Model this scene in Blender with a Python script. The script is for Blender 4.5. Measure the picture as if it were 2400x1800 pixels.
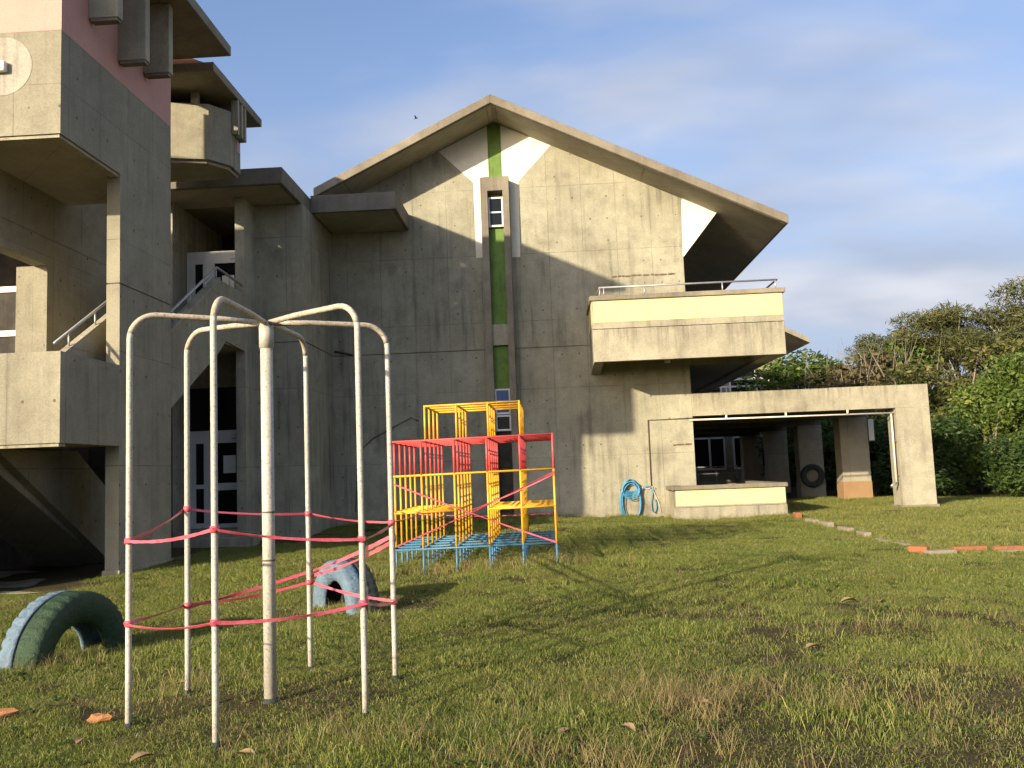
import bpy, bmesh, math, random
import numpy as np
from mathutils import Vector, Matrix, Quaternion

random.seed(7); RNG = np.random.default_rng(11)
for o in list(bpy.data.objects): bpy.data.objects.remove(o, do_unlink=True)
SC = bpy.context.scene
COL = SC.collection
R = math.radians

# ------------------------------------------------------------------ camera
cam = bpy.data.cameras.new('camera'); camo = bpy.data.objects.new('camera', cam); COL.objects.link(camo)
cam.sensor_fit = 'HORIZONTAL'; cam.sensor_width = 36.0; cam.lens = 36.0 * 2100.0 / 2400.0
cam.clip_start = 0.05; cam.clip_end = 5000
camo.matrix_world = (Matrix.Translation((0, 0, 1.5)) @ Matrix.Rotation(R(2.45), 4, 'Z')
                     @ Matrix.Rotation(R(90 + 5.6), 4, 'X') @ Matrix.Rotation(R(-2.2), 4, 'Z'))
SC.camera = camo

# ------------------------------------------------------------------ sun, sky, exposure
LIGHT = Vector((0.785, 1.0, -0.362)).normalized()       # direction the sunlight travels
TOSUN = -LIGHT
ELEV = math.asin(TOSUN.z)
sun = bpy.data.lights.new('sun', 'SUN'); sun.energy = 3.15; sun.angle = R(0.7); sun.color = (1.0, 0.84, 0.60)
suno = bpy.data.objects.new('sun', sun); COL.objects.link(suno)
suno.rotation_euler = LIGHT.to_track_quat('-Z', 'Y').to_euler(); suno.location = (-20, -25, 20)

world = bpy.data.worlds.new('World'); SC.world = world; world.use_nodes = True
wn, wl = world.node_tree.nodes, world.node_tree.links
wn.clear()
def wnode(t, **k):
    n = wn.new(t)
    for a, b in k.items(): setattr(n, a, b)
    return n
wout = wnode('ShaderNodeOutputWorld'); wbg = wnode('ShaderNodeBackground')
sky = wnode('ShaderNodeTexSky', sky_type='NISHITA', sun_disc=False, sun_elevation=ELEV,
            sun_rotation=math.atan2(TOSUN.x, TOSUN.y), air_density=1.0, dust_density=2.0, ozone_density=2.4, altitude=50)
wtc = wnode('ShaderNodeTexCoord'); wsep = wnode('ShaderNodeSeparateXYZ'); wl.new(wtc.outputs['Generated'], wsep.inputs[0])
def wmath(op, a, b=0.0, clamp=False):
    n = wnode('ShaderNodeMath', operation=op, use_clamp=clamp)
    for sock, v in ((n.inputs[0], a), (n.inputs[1], b)):
        if hasattr(v, 'is_output'): wl.new(v, sock)
        else: sock.default_value = v
    return n.outputs[0]
wz = wmath('ADD', wmath('MAXIMUM', wsep.outputs['Z'], 0.0), 0.22)          # cloud deck seen in perspective
wcmb = wnode('ShaderNodeCombineXYZ'); wl.new(wmath('DIVIDE', wsep.outputs['X'], wz), wcmb.inputs[0]); wl.new(wmath('DIVIDE', wsep.outputs['Y'], wz), wcmb.inputs[1])
wmap = wnode('ShaderNodeMapping'); wmap.inputs['Rotation'].default_value = (0, 0, 0.55); wmap.inputs['Scale'].default_value = (0.75, 1.15, 1.0); wmap.inputs['Location'].default_value = (1.0, 4.0, 0)
wl.new(wcmb.outputs[0], wmap.inputs['Vector'])
wn1 = wnode('ShaderNodeTexNoise'); wn1.inputs['Scale'].default_value = 1.15; wn1.inputs['Detail'].default_value = 5; wn1.inputs['Roughness'].default_value = 0.5; wn1.inputs['Distortion'].default_value = 0.3
wn2 = wnode('ShaderNodeTexNoise'); wn2.inputs['Scale'].default_value = 1.9; wn2.inputs['Detail'].default_value = 3
wl.new(wmap.outputs['Vector'], wn1.inputs['Vector']); wl.new(wmap.outputs['Vector'], wn2.inputs['Vector'])
wr1 = wnode('ShaderNodeValToRGB'); wr1.color_ramp.interpolation = 'EASE'
wr1.color_ramp.elements[0].position = 0.42; wr1.color_ramp.elements[1].position = 0.64
wr2 = wnode('ShaderNodeValToRGB')
wr2.color_ramp.elements[0].position = 0.36; wr2.color_ramp.elements[0].color = (1.50, 1.66, 2.08, 1)
wr2.color_ramp.elements[1].position = 0.64; wr2.color_ramp.elements[1].color = (2.7, 2.7, 2.85, 1)
wl.new(wn1.outputs['Fac'], wr1.inputs['Fac']); wl.new(wn2.outputs['Fac'], wr2.inputs['Fac'])
wtint = wnode('ShaderNodeMix', data_type='RGBA', blend_type='MULTIPLY'); wtint.inputs['Factor'].default_value = 1.0; wtint.inputs['B'].default_value = (0.75, 0.74, 0.81, 1)
wl.new(sky.outputs['Color'], wtint.inputs['A'])
whz = wnode('ShaderNodeMix', data_type='RGBA'); whz.inputs['B'].default_value = (1.5, 1.72, 2.25, 1)      # milky haze towards the horizon, all round
hzf = wnode('ShaderNodeMapRange', interpolation_type='SMOOTHSTEP'); hzf.inputs['From Min'].default_value = 0.5; hzf.inputs['From Max'].default_value = 0.03; hzf.inputs['To Min'].default_value = 0.12; hzf.inputs['To Max'].default_value = 0.92
wl.new(wsep.outputs['Z'], hzf.inputs['Value']); wglow = wnode('ShaderNodeSeparateColor'); wl.new(sky.outputs['Color'], wglow.inputs[0])
wveil = wnode('ShaderNodeMapRange'); wveil.inputs['From Min'].default_value = 4.0; wveil.inputs['From Max'].default_value = 9.0; wveil.inputs['To Min'].default_value = 1.0; wveil.inputs['To Max'].default_value = 0.0
wl.new(wglow.outputs[0], wveil.inputs['Value'])     # the glow round the sun shines through haze and thin cloud
wl.new(wmath('MULTIPLY', hzf.outputs['Result'], wveil.outputs['Result']), whz.inputs['Factor']); wl.new(wtint.outputs['Result'], whz.inputs['A'])
wmix = wnode('ShaderNodeMix', data_type='RGBA'); wl.new(wmath('MULTIPLY', wmath('MULTIPLY', wr1.outputs['Color'], 0.80), wveil.outputs['Result']), wmix.inputs['Factor'])
wl.new(whz.outputs['Result'], wmix.inputs['A']); wl.new(wr2.outputs['Color'], wmix.inputs['B'])
wl.new(wmix.outputs['Result'], wbg.inputs['Color']); wbg.inputs['Strength'].default_value = 0.118
wl.new(wbg.outputs['Background'], wout.inputs['Surface'])

SC.view_settings.view_transform = 'Standard'; SC.view_settings.look = 'None'
SC.view_settings.gamma = 1.0; SC.view_settings.use_curve_mapping = False
SC.view_settings.exposure = 1.38
SC.render.engine = 'CYCLES'
SC.cycles.max_bounces = 5; SC.cycles.diffuse_bounces = 3; SC.cycles.glossy_bounces = 2; SC.cycles.transmission_bounces = 2; SC.cycles.transparent_max_bounces = 4
SC.cycles.use_adaptive_sampling = True; SC.cycles.adaptive_threshold = 0.02; SC.cycles.caustics_reflective = False; SC.cycles.caustics_refractive = False

# ------------------------------------------------------------------ helpers
class G:
    """collects geometry of ONE mesh object (world coordinates)"""
    def __init__(s): s.v = []; s.f = []; s.sm = []
    def add(s, vs, fs, smooth=False):
        b = len(s.v); s.v += [tuple(p) for p in vs]; s.f += [tuple(i + b for i in f) for f in fs]; s.sm += [smooth] * len(fs); return s
    def box(s, x0, x1, y0, y1, z0, z1):
        return s.add([(x0,y0,z0),(x1,y0,z0),(x1,y1,z0),(x0,y1,z0),(x0,y0,z1),(x1,y0,z1),(x1,y1,z1),(x0,y1,z1)],
                     [(0,3,2,1),(4,5,6,7),(0,1,5,4),(1,2,6,5),(2,3,7,6),(3,0,4,7)])
    def prism(s, pts, a, b, axis):
        """polygon pts in the two other axes, extruded a..b along axis ('x': pts=(y,z); 'y': pts=(x,z); 'z': pts=(x,y))"""
        def P(p, t): return {'x': (t, p[0], p[1]), 'y': (p[0], t, p[1]), 'z': (p[0], p[1], t)}[axis]
        n = len(pts); vs = [P(p, a) for p in pts] + [P(p, b) for p in pts]
        fs = [tuple(range(n)), tuple(range(2*n-1, n-1, -1))] + [(i, i+n, (i+1) % n + n, (i+1) % n) for i in range(n)]
        return s.add(vs, fs)
    def tube(s, path, r, seg=10, closed=False, caps=True):
        path = [Vector(p) for p in path]; n = len(path); rr = r if isinstance(r, (list, tuple)) else [r] * n
        vs = []; up = None
        for i, p in enumerate(path):
            if closed: t = path[(i+1) % n] - path[i-1]
            else: t = path[min(i+1, n-1)] - path[max(i-1, 0)]
            t.normalize()
            if up is None: up = Vector((0, 0, 1)) if abs(t.z) < 0.9 else Vector((1, 0, 0))
            a = (up - t * up.dot(t)); 
            if a.length < 1e-4: a = Vector((0, 1, 0)) - t * t.y
            a.normalize(); b = t.cross(a); up = a
            for k in range(seg):
                an = 2 * math.pi * k / seg; vs.append(p + (a * math.cos(an) + b * math.sin(an)) * rr[i])
        fs = []
        for i in range(n if closed else n - 1):
            j = (i + 1) % n
            for k in range(seg):
                l = (k + 1) % seg; fs.append((i*seg+k, i*seg+l, j*seg+l, j*seg+k))
        if caps and not closed:
            fs.append(tuple(range(seg-1, -1, -1))); fs.append(tuple((n-1)*seg + k for k in range(seg)))
        return s.add(vs, fs, True)
    def strip(s, path, h, tw=1.1):
        """thin tape of width h along path, creased and twisting about its own run"""
        P = [Vector(p) for p in path]; Q = []
        for i in range(len(P)-1):
            for k in range(3): Q.append(P[i].lerp(P[i+1], k/3))
        Q.append(P[-1]); vs = []; t = 0.0012; ang = random.uniform(-.4, .4); goal = ang
        for i, p in enumerate(Q):
            tv = (Q[min(i+1, len(Q)-1)] - Q[max(i-1, 0)]); tv = tv.normalized() if tv.length > 1e-6 else Vector((1, 0, 0))
            if i % 7 == 0: goal = random.uniform(-tw, tw)
            ang += (goal - ang) * .3
            u = Vector((0, 0, 1)) - tv * tv.z; u.normalize(); d = Quaternion(tv, ang) @ u; n = tv.cross(d).normalized() * t; hh = h * random.uniform(.72, 1.08)
            for q in (p + d*hh/2 + n, p - d*hh/2 + n, p - d*hh/2 - n, p + d*hh/2 - n): vs.append(q)
        fs = []
        for i in range(len(Q)-1):
            for k in range(4): l = (k+1) % 4; fs.append((i*4+k, i*4+l, i*4+4+l, i*4+4+k))
        fs += [(0, 3, 2, 1), tuple(4*(len(Q)-1)+k for k in range(4))]
        return s.add(vs, fs)
    def build(s, name, mat, parent=None, bevel=0.0):
        org = parent['_o'] if parent is not None and '_o' in parent else (0, 0, 0)
        me = bpy.data.meshes.new(name)
        me.from_pydata([(v[0]-org[0], v[1]-org[1], v[2]-org[2]) for v in s.v], [], s.f)
        me.polygons.foreach_set('use_smooth', s.sm); me.update()
        bm = bmesh.new(); bm.from_mesh(me); bmesh.ops.recalc_face_normals(bm, faces=bm.faces)
        if bevel: bmesh.ops.bevel(bm, geom=list(bm.edges), offset=bevel, segments=1, affect='EDGES', clamp_overlap=True)
        bm.to_mesh(me); bm.free()
        if mat: me.materials.append(mat)
        o = bpy.data.objects.new(name, me); COL.objects.link(o)
        if parent is not None:
            o.parent = parent
            if '_o' in parent: o['_o'] = parent['_o']
        return o

ALLTMP = []
def thing(name, label, cat, loc=(0, 0, 0), group=None):
    o = bpy.data.objects.new(name, None); COL.objects.link(o); o.location = loc; o['_o'] = tuple(loc)
    o['label'] = label; o['category'] = cat; o.empty_display_size = 0.2
    if group: o['group'] = group
    return o
def tag(o, label, cat, group=None):
    o['label'] = label; o['category'] = cat
    if group: o['group'] = group
    return o
def box(name, mat, parent, x0, x1, y0, y1, z0, z1, bevel=0.0):
    return G().box(x0, x1, y0, y1, z0, z1).build(name, mat, parent, bevel)

# ------------------------------------------------------------------ materials
def mat_new(name):
    m = bpy.data.materials.new(name); m.use_nodes = True; nt = m.node_tree; nt.nodes.clear()
    out = nt.nodes.new('ShaderNodeOutputMaterial'); b = nt.nodes.new('ShaderNodeBsdfPrincipled')
    nt.links.new(b.outputs['BSDF'], out.inputs['Surface']); return m, nt, b, out
class NT:
    def __init__(s, nt): s.nt = nt
    def n(s, t, **k):
        x = s.nt.nodes.new(t)
        for a, b in k.items(): setattr(x, a, b)
        return x
    def l(s, a, b): s.nt.links.new(a, b)
    def val(s, sock, v):
        if hasattr(v, 'is_output'): s.l(v, sock)
        else: sock.default_value = v
    def math(s, op, a, b=0.0, c=0.0, clamp=False):
        x = s.n('ShaderNodeMath', operation=op, use_clamp=clamp); s.val(x.inputs[0], a); s.val(x.inputs[1], b)
        if op in ('MULTIPLY_ADD', 'SMOOTH_MIN'): s.val(x.inputs[2], c)
        return x.outputs[0]
    def noise(s, vec, scale, detail=4, rough=0.55, dist=0.0):
        x = s.n('ShaderNodeTexNoise'); s.l(vec, x.inputs['Vector']); x.inputs['Scale'].default_value = scale
        x.inputs['Detail'].default_value = detail; x.inputs['Roughness'].default_value = rough; x.inputs['Distortion'].default_value = dist
        return x.outputs['Fac']
    def ramp(s, f, stops, interp='LINEAR'):
        x = s.n('ShaderNodeValToRGB'); cr = x.color_ramp; cr.interpolation = interp
        while len(cr.elements) < len(stops): cr.elements.new(0.5)
        for e, (p, c) in zip(cr.elements, stops):
            e.position = p; e.color = (c, c, c, 1) if isinstance(c, (int, float)) else (*c, 1)
        s.l(f, x.inputs['Fac']); return x.outputs['Color']
    def mix(s, f, a, b, mode='MIX'):
        x = s.n('ShaderNodeMix', data_type='RGBA', blend_type=mode); s.val(x.inputs['Factor'], f)
        for sock, v in ((x.inputs['A'], a), (x.inputs['B'], b)):
            if hasattr(v, 'is_output'): s.l(v, sock)
            else: sock.default_value = (*v, 1) if len(v) == 3 else v
        return x.outputs['Result']
    def mapping(s, vec, scale):
        x = s.n('ShaderNodeMapping'); s.l(vec, x.inputs['Vector']); x.inputs['Scale'].default_value = scale; return x.outputs['Vector']
    def bump(s, h, strength, dist=0.02):
        x = s.n('ShaderNodeBump'); s.l(h, x.inputs['Height']); x.inputs['Strength'].default_value = strength; x.inputs['Distance'].default_value = dist
        return x.outputs['Normal']

def concrete(name, c1, c2, stain=0.55, holes=True, joints=True, streak=0.6, panel=(0.92, 1.84), rough=0.9, runs=None):
    m, nt, b, out = mat_new(name); t = NT(nt)
    pos = t.n('ShaderNodeNewGeometry').outputs['Position']
    sep = t.n('ShaderNodeSeparateXYZ'); t.l(pos, sep.inputs[0])
    u = t.math('ADD', sep.outputs['X'], sep.outputs['Y']); v = sep.outputs['Z']
    big = t.noise(pos, 0.42, 4, 0.62); mid = t.noise(pos, 2.6, 4, 0.65); fine = t.noise(pos, 38, 2, 0.7)
    col = t.mix(t.ramp(big, [(0.36, 0.0), (0.64, 1.0)]), c1, c2)
    col = t.mix(t.ramp(mid, [(0.28, 0.42), (0.58, 0.0)]), col, tuple(x * 0.62 for x in c1))
    # vertical run-off streaks
    st = t.noise(t.mapping(pos, (5.5, 5.5, 0.35)), 1.0, 3, 0.62)
    st2 = big
    sfac = t.math('MULTIPLY', t.ramp(st, [(0.50, 0.0), (0.72, 1.0)]), t.ramp(st2, [(0.40, streak), (0.60, 0.0)]))
    col = t.mix(sfac, col, (0.085, 0.075, 0.06))
    if runs:
        dz = t.math('SUBTRACT', runs[0], v); below = t.math('GREATER_THAN', dz, 0.0)
        fall = t.math('SUBTRACT', 1.0, t.math('DIVIDE', dz, runs[1]), clamp=True)
        rn = t.noise(t.mapping(pos, (9.0, 9.0, 0.55)), 1.0, 4, 0.7)
        col = t.mix(t.math('MULTIPLY', t.math('MULTIPLY', below, fall), t.ramp(rn, [(0.46, 0.0), (0.66, 0.6)])), col, (0.075, 0.066, 0.05))
    # soft stains
    so = t.noise(pos, 1.15, 5, 0.6)
    col = t.mix(t.ramp(so, [(0.56, 0.0), (0.74, stain)]), col, (0.15, 0.125, 0.095))
    # pale efflorescence
    ef = t.noise(t.mapping(pos, (3.2, 3.2, 0.8)), 1.0, 3, 0.7)
    col = t.mix(t.ramp(ef, [(0.63, 0.0), (0.74, 0.35)]), col, tuple(min(1, x * 1.35) for x in c2))
    h = fine
    pu = t.math('DIVIDE', u, panel[0]); pv = t.math('DIVIDE', v, panel[1])
    if joints:
        fu = t.math('ABSOLUTE', t.math('SUBTRACT', t.math('FRACT', pu), 0.5)); fv = t.math('ABSOLUTE', t.math('SUBTRACT', t.math('FRACT', pv), 0.5))
        ju = t.math('GREATER_THAN', fu, 0.5 - 0.008 / panel[0]); jv = t.math('GREATER_THAN', fv, 0.5 - 0.008 / panel[1])
        j = t.math('MAXIMUM', ju, jv); jn = t.ramp(so, [(0.36, 0.15), (0.58, 0.85)])
        col = t.mix(t.math('MULTIPLY', j, jn), col, tuple(x * 0.5 for x in c1))
        wn_ = t.n('ShaderNodeTexWhiteNoise', noise_dimensions='2D'); cmb = t.n('ShaderNodeCombineXYZ')
        t.l(t.math('FLOOR', pu), cmb.inputs[0]); t.l(t.math('FLOOR', pv), cmb.inputs[1]); t.l(cmb.outputs[0], wn_.inputs['Vector'])
        col = t.mix(t.math('MULTIPLY', wn_.outputs['Value'], 0.16), col, tuple(x * 0.6 for x in c1))
    if holes:
        du = t.math('MULTIPLY', t.math('SUBTRACT', t.math('FRACT', t.math('DIVIDE', u, 0.46)), 0.5), 0.46)
        dv = t.math('MULTIPLY', t.math('SUBTRACT', t.math('FRACT', t.math('DIVIDE', v, 0.61)), 0.5), 0.61)
        d = t.math('SQRT', t.math('ADD', t.math('MULTIPLY', du, du), t.math('MULTIPLY', dv, dv)))
        hw = t.n('ShaderNodeTexWhiteNoise', noise_dimensions='2D'); hc = t.n('ShaderNodeCombineXYZ'); t.l(t.math('FLOOR', t.math('DIVIDE', u, 0.46)), hc.inputs[0]); t.l(t.math('FLOOR', t.math('DIVIDE', v, 0.61)), hc.inputs[1]); t.l(hc.outputs[0], hw.inputs['Vector'])
        hole = t.math('LESS_THAN', d, t.math('MULTIPLY_ADD', hw.outputs['Value'], 0.014, 0.012)); hn = t.ramp(hw.outputs['Value'], [(0.30, 0.05), (0.75, 0.75)])
        col = t.mix(t.math('MULTIPLY', hole, hn), col, (0.07, 0.062, 0.05))
    fi = t.ramp(fine, [(0.25, 0.80), (0.75, 1.15)])
    col = t.mix(1.0, col, fi, 'MULTIPLY')
    t.l(col, b.inputs['Base Color']); b.inputs['Roughness'].default_value = rough
    t.l(t.bump(fine, 0.3, 0.010), b.inputs['Normal'])
    return m

def paint(name, c, wear=0.25, rough=0.65, dirt=(0.2, 0.17, 0.12), scale=3.0, wearcol=None, metal=0.0, chip=0.0, chipcol=(0.15, 0.07, 0.035)):
    m, nt, b, out = mat_new(name); t = NT(nt); pos = t.n('ShaderNodeNewGeometry').outputs['Position']
    n1 = t.noise(pos, scale, 4, 0.6); n2 = t.noise(t.mapping(pos, (scale*2, scale*2, scale*0.3)), 1.0, 3, 0.6)
    col = t.mix(t.ramp(n1, [(0.42, 0.0), (0.75, wear)]), c, dirt)
    col = t.mix(t.ramp(n2, [(0.52, 0.0), (0.75, wear * 0.8)]), col, dirt)
    if chip:
        n3 = t.noise(pos, 55, 3, 0.7); col = t.mix(t.ramp(n3, [(0.62 - 0.1*chip, 0.0), (0.68 - 0.1*chip, min(1.0, chip))]), col, chipcol)
    f = t.noise(pos, 60, 1, 0.6); col = t.mix(1.0, col, t.ramp(f, [(0.3, 0.88), (0.7, 1.08)]), 'MULTIPLY')
    t.l(col, b.inputs['Base Color']); b.inputs['Roughness'].default_value = rough; b.inputs['Metallic'].default_value = metal
    t.l(t.bump(f, 0.15, 0.005), b.inputs['Normal'])
    return m

M = {}
M['conc'] = concrete('fair_faced_concrete', (0.305, 0.290, 0.212), (0.43, 0.41, 0.305), stain=0.6, streak=0.75)
M['conc_left'] = concrete('cast_concrete_warm', (0.265, 0.247, 0.180), (0.345, 0.322, 0.235), stain=0.35, streak=0.35)
M['conc_plain'] = concrete('concrete_plain', (0.29, 0.27, 0.198), (0.41, 0.38, 0.28), holes=False, joints=False, stain=0.65, streak=0.7)
M['conc_roof'] = concrete('weathered_roof_concrete', (0.19, 0.165, 0.122), (0.30, 0.265, 0.20), stain=0.75, holes=False, joints=False, streak=0.5)
M['conc_dark'] = concrete('dark_concrete', (0.16, 0.145, 0.115), (0.25, 0.225, 0.175), stain=0.7, holes=False, joints=False)  # darker tone for canopies, inner beams and joints
M['conc_soffit'] = concrete('soffit_concrete', (0.34, 0.31, 0.23), (0.42, 0.385, 0.29), stain=0.3, holes=False, streak=0.0)  # paler underside concrete, makes up for weak bounce light
M['conc_balc'] = concrete('balcony_concrete_with_runs', (0.29, 0.27, 0.198), (0.41, 0.38, 0.28), holes=False, joints=False, stain=0.6, streak=0.6, runs=(4.9, 0.75))
M['conc_beam'] = concrete('beam_concrete_with_runs', (0.29, 0.27, 0.198), (0.41, 0.38, 0.28), holes=False, joints=False, stain=0.55, streak=0.5, runs=(3.39, 0.5))
M['white'] = paint('white_wall_paint', (0.76, 0.74, 0.62), 0.10, 0.7)
M['cream'] = paint('cream_wall_paint', (0.72, 0.63, 0.30), 0.12, 0.7)
M['pink'] = paint('pink_wall_paint', (0.57, 0.31, 0.255), 0.22, 0.8, dirt=(0.36, 0.22, 0.18))
M['green'] = paint('green_wall_paint', (0.13, 0.24, 0.035), 0.55, 0.7, dirt=(0.055, 0.075, 0.02), scale=4.0)
M['pale_disc'] = concrete('pale_disc_paint', (0.375, 0.352, 0.285), (0.43, 0.405, 0.33), holes=False, joints=False, stain=0.15)
M['alu'] = paint('white_aluminium', (0.72, 0.72, 0.70), 0.12, 0.45)
M['alu_grey'] = paint('grey_aluminium', (0.40, 0.41, 0.42), 0.15, 0.4, metal=0.4)
M['steel'] = paint('galvanised_steel', (0.46, 0.47, 0.47), 0.3, 0.45, metal=0.55)
M['pvc'] = paint('white_plastic_pipe', (0.72, 0.68, 0.58), 0.15, 0.5)
M['rust'] = paint('rusty_steel', (0.13, 0.085, 0.055), 0.5, 0.9)
M['soil_stain'] = paint('soil_stained_concrete', (0.31, 0.20, 0.10), 0.4, 0.9, dirt=(0.25, 0.12, 0.05))
M['tile'] = paint('orange_roof_tile', (0.55, 0.20, 0.07), 0.35, 0.8)
M['darkin'] = paint('dark_interior', (0.035, 0.030, 0.026), 0.2, 0.9)  # near black: deep shade of interiors put into the colour
M['paper'] = paint('white_paper', (0.82, 0.80, 0.72), 0.05, 0.8)
def glass(name, c, rough=0.06):
    m, nt, b, out = mat_new(name); b.inputs['Base Color'].default_value = (*c, 1); b.inputs['Roughness'].default_value = rough
    b.inputs['Specular IOR Level'].default_value = 0.3
    t = NT(nt); pos = t.n('ShaderNodeNewGeometry').outputs['Position']; t.l(t.bump(t.noise(pos, 2.5, 2), 0.05, 0.02), b.inputs['Normal']); return m
M['glass'] = glass('dark_window_glass', (0.012, 0.013, 0.014))
M['glass_blue'] = glass('blue_film_glass', (0.02, 0.085, 0.24), 0.25)
M['pole'] = paint('chipped_cream_pole_paint', (0.47, 0.45, 0.39), 0.30, 0.6, dirt=(0.30, 0.26, 0.19), scale=9, chip=0.7, chipcol=(0.22, 0.215, 0.19))
M['pole_rust'] = paint('rusting_cream_arm_paint', (0.47, 0.435, 0.345), 0.40, 0.6, dirt=(0.34, 0.20, 0.10), scale=10, chip=0.7, chipcol=(0.20, 0.10, 0.05))
M['yel'] = paint('yellow_bar_paint', (0.75, 0.40, 0.02), 0.45, 0.5, chip=0.35, dirt=(0.35, 0.20, 0.03), scale=12)
M['red'] = paint('red_bar_paint', (0.62, 0.075, 0.075), 0.45, 0.5, chip=0.35, dirt=(0.30, 0.06, 0.05), scale=12)
M['blu'] = paint('blue_bar_paint', (0.05, 0.17, 0.29), 0.45, 0.5, chip=0.35, dirt=(0.05, 0.14, 0.2), scale=12)
M['tape'] = paint('pink_barrier_tape', (0.56, 0.085, 0.125), 0.3, 0.3, dirt=(0.62, 0.25, 0.27), scale=8)
def tyre_paint(name, c, rubber=(0.02, 0.022, 0.02)):
    m, nt, b, out = mat_new(name); t = NT(nt); pos = t.n('ShaderNodeTexCoord').outputs['Object']
    n1 = t.noise(pos, 9, 6, 0.65, 0.6); n2 = t.noise(pos, 30, 5, 0.7)
    col = t.mix(t.ramp(n1, [(0.40, 0.0), (0.72, 0.55)]), c, tuple(x*0.45 for x in c))
    col = t.mix(t.ramp(n2, [(0.60, 0.0), (0.66, 0.8)]), col, rubber)
    t.l(col, b.inputs['Base Color']); b.inputs['Roughness'].default_value = 0.6
    t.l(t.bump(t.math('ADD', n1, n2), 0.7, 0.03), b.inputs['Normal']); return m
M['ty_green'] = tyre_paint('green_tyre_paint', (0.016, 0.050, 0.018)); M['ty_blue'] = tyre_paint('pale_blue_tyre_paint', (0.135, 0.21, 0.28))
M['rubber'] = tyre_paint('bare_tyre_rubber', (0.030, 0.042, 0.032))
M['hose'] = paint('blue_hose_plastic', (0.045, 0.26, 0.48), 0.2, 0.4, dirt=(0.15, 0.33, 0.42), scale=10)
M['brick'] = paint('orange_brick', (0.31, 0.11, 0.045), 0.45, 0.9, dirt=(0.20, 0.10, 0.06), scale=9)
M['block'] = paint('pale_kerb_block', (0.27, 0.235, 0.17), 0.45, 0.9, scale=6)
M['chip'] = paint('orange_clay_fragment', (0.30, 0.13, 0.045), 0.3, 0.85, scale=14)
M['dryleaf'] = paint('dry_leaf', (0.36, 0.24, 0.12), 0.4, 0.8, dirt=(0.25, 0.14, 0.07), scale=25)
M['bird'] = paint('dark_feather', (0.04, 0.04, 0.045), 0.2, 0.8)

# ------------------------------------------------------------------ ground
CP = np.array([(0,0,0),(-3,0,-.05),(4,0,0),(-2,6,0),(2,6,0),(-4.6,8.4,-.09),(-2.4,10.1,.03),(-1.2,12.7,.15),(0,12.7,.19),(-1.2,15.1,.2),(5.6,14,.03),(3,9.5,0),
  (5.7,20,.08),(5.7,22.5,.2),(2.9,22.6,.08),(-1.1,23.7,.38),(2.5,23.7,.22),(-5,22.5,.3),(-6,20.5,.05),(-6.9,14,.1),(-6.9,16,.18),(9.4,23.8,.18),(9.4,28.5,.22),
  (14,20,.05),(20,25,0),(-10,14,0),(7,10,0),(-6,5,-.1),(9.4,40,.2),(18,12,0),(-5.5,11,-.02),(-4,17,.15),(14,30,.1),(0,20,.27),(2.5,17,.13),(1.5,14,.14)], float)
def ground_z(X, Y):
    X = np.asarray(X, float); Y = np.asarray(Y, float)
    d2 = (X[..., None] - CP[:, 0])**2 + (Y[..., None] - CP[:, 1])**2
    w = np.exp(-d2 / 6.0) + 1.0 / (d2 + 1.5)**2
    z = (w * CP[:, 2]).sum(-1) / w.sum(-1)
    fade = np.clip((np.hypot(X, Y - 15) - 30) / 30, 0, 1)
    z = z * (1 - fade)
    z = z + 0.012*np.sin(X*2.1+Y*0.7) + 0.012*np.sin(Y*2.7-X*1.3) + 0.006*np.sin(X*6.1+1.7*Y) + 0.006*np.sin(Y*7.3+X*3.1)
    return z
def gz(x, y): return float(ground_z(np.array([x]), np.array([y]))[0])
def axis(a, b, d, far):
    core = list(np.arange(a, b + 1e-6, d)); s = d; lo = []; x = a
    while x > -far: s *= 1.35; x -= s; lo.append(x)
    s = d; hi = []; x = b
    while x < far: s *= 1.35; x += s; hi.append(x)
    return np.array(lo[::-1] + core + hi)
gx = axis(-9, 17, 0.14, 1500); gy = axis(1.5, 27, 0.14, 1500)
XX, YY = np.meshgrid(gx, gy); ZZ = ground_z(XX, YY)
me = bpy.data.meshes.new('ground'); nx, ny = len(gx), len(gy)
vs = np.stack([XX.ravel(), YY.ravel(), ZZ.ravel()], 1)
idx = np.arange(nx*ny).reshape(ny, nx)
fs = np.stack([idx[:-1, :-1].ravel(), idx[:-1, 1:].ravel(), idx[1:, 1:].ravel(), idx[1:, :-1].ravel()], 1)
me.from_pydata(vs.tolist(), [], fs.tolist()); me.polygons.foreach_set('use_smooth', [True]*len(fs)); me.update()
m, nt, b, out = mat_new('lawn_soil'); t = NT(nt); pos = t.n('ShaderNodeNewGeometry').outputs['Position']
n0 = t.noise(pos, 0.55, 4, 0.6); n1 = t.noise(pos, 7, 6, 0.7); n2 = t.noise(pos, 45, 4, 0.7)
c = t.mix(t.ramp(n0, [(0.38, 0.0), (0.62, 1.0)]), (0.060, 0.062, 0.024), (0.085, 0.082, 0.032))
c = t.mix(t.ramp(n1, [(0.40, 0.0), (0.60, 0.9)]), c, (0.105, 0.072, 0.042))
c = t.mix(t.ramp(t.noise(pos, 18, 5, 0.75), [(0.58, 0.0), (0.68, 0.8)]), c, (0.20, 0.155, 0.085))
c = t.mix(1.0, c, t.ramp(n2, [(0.25, 0.55), (0.75, 1.35)]), 'MULTIPLY')
t.l(c, b.inputs['Base Color']); b.inputs['Roughness'].default_value = 1.0; b.inputs['Specular IOR Level'].default_value = 0.1
t.l(t.bump(t.math('ADD', n1, n2), 1.0, 0.04), b.inputs['Normal'])
me.materials.append(m); ground = bpy.data.objects.new('ground', me); COL.objects.link(ground); ground['kind'] = 'structure'
ground['label'] = 'sloping grass lawn in front of the school buildings'

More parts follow.
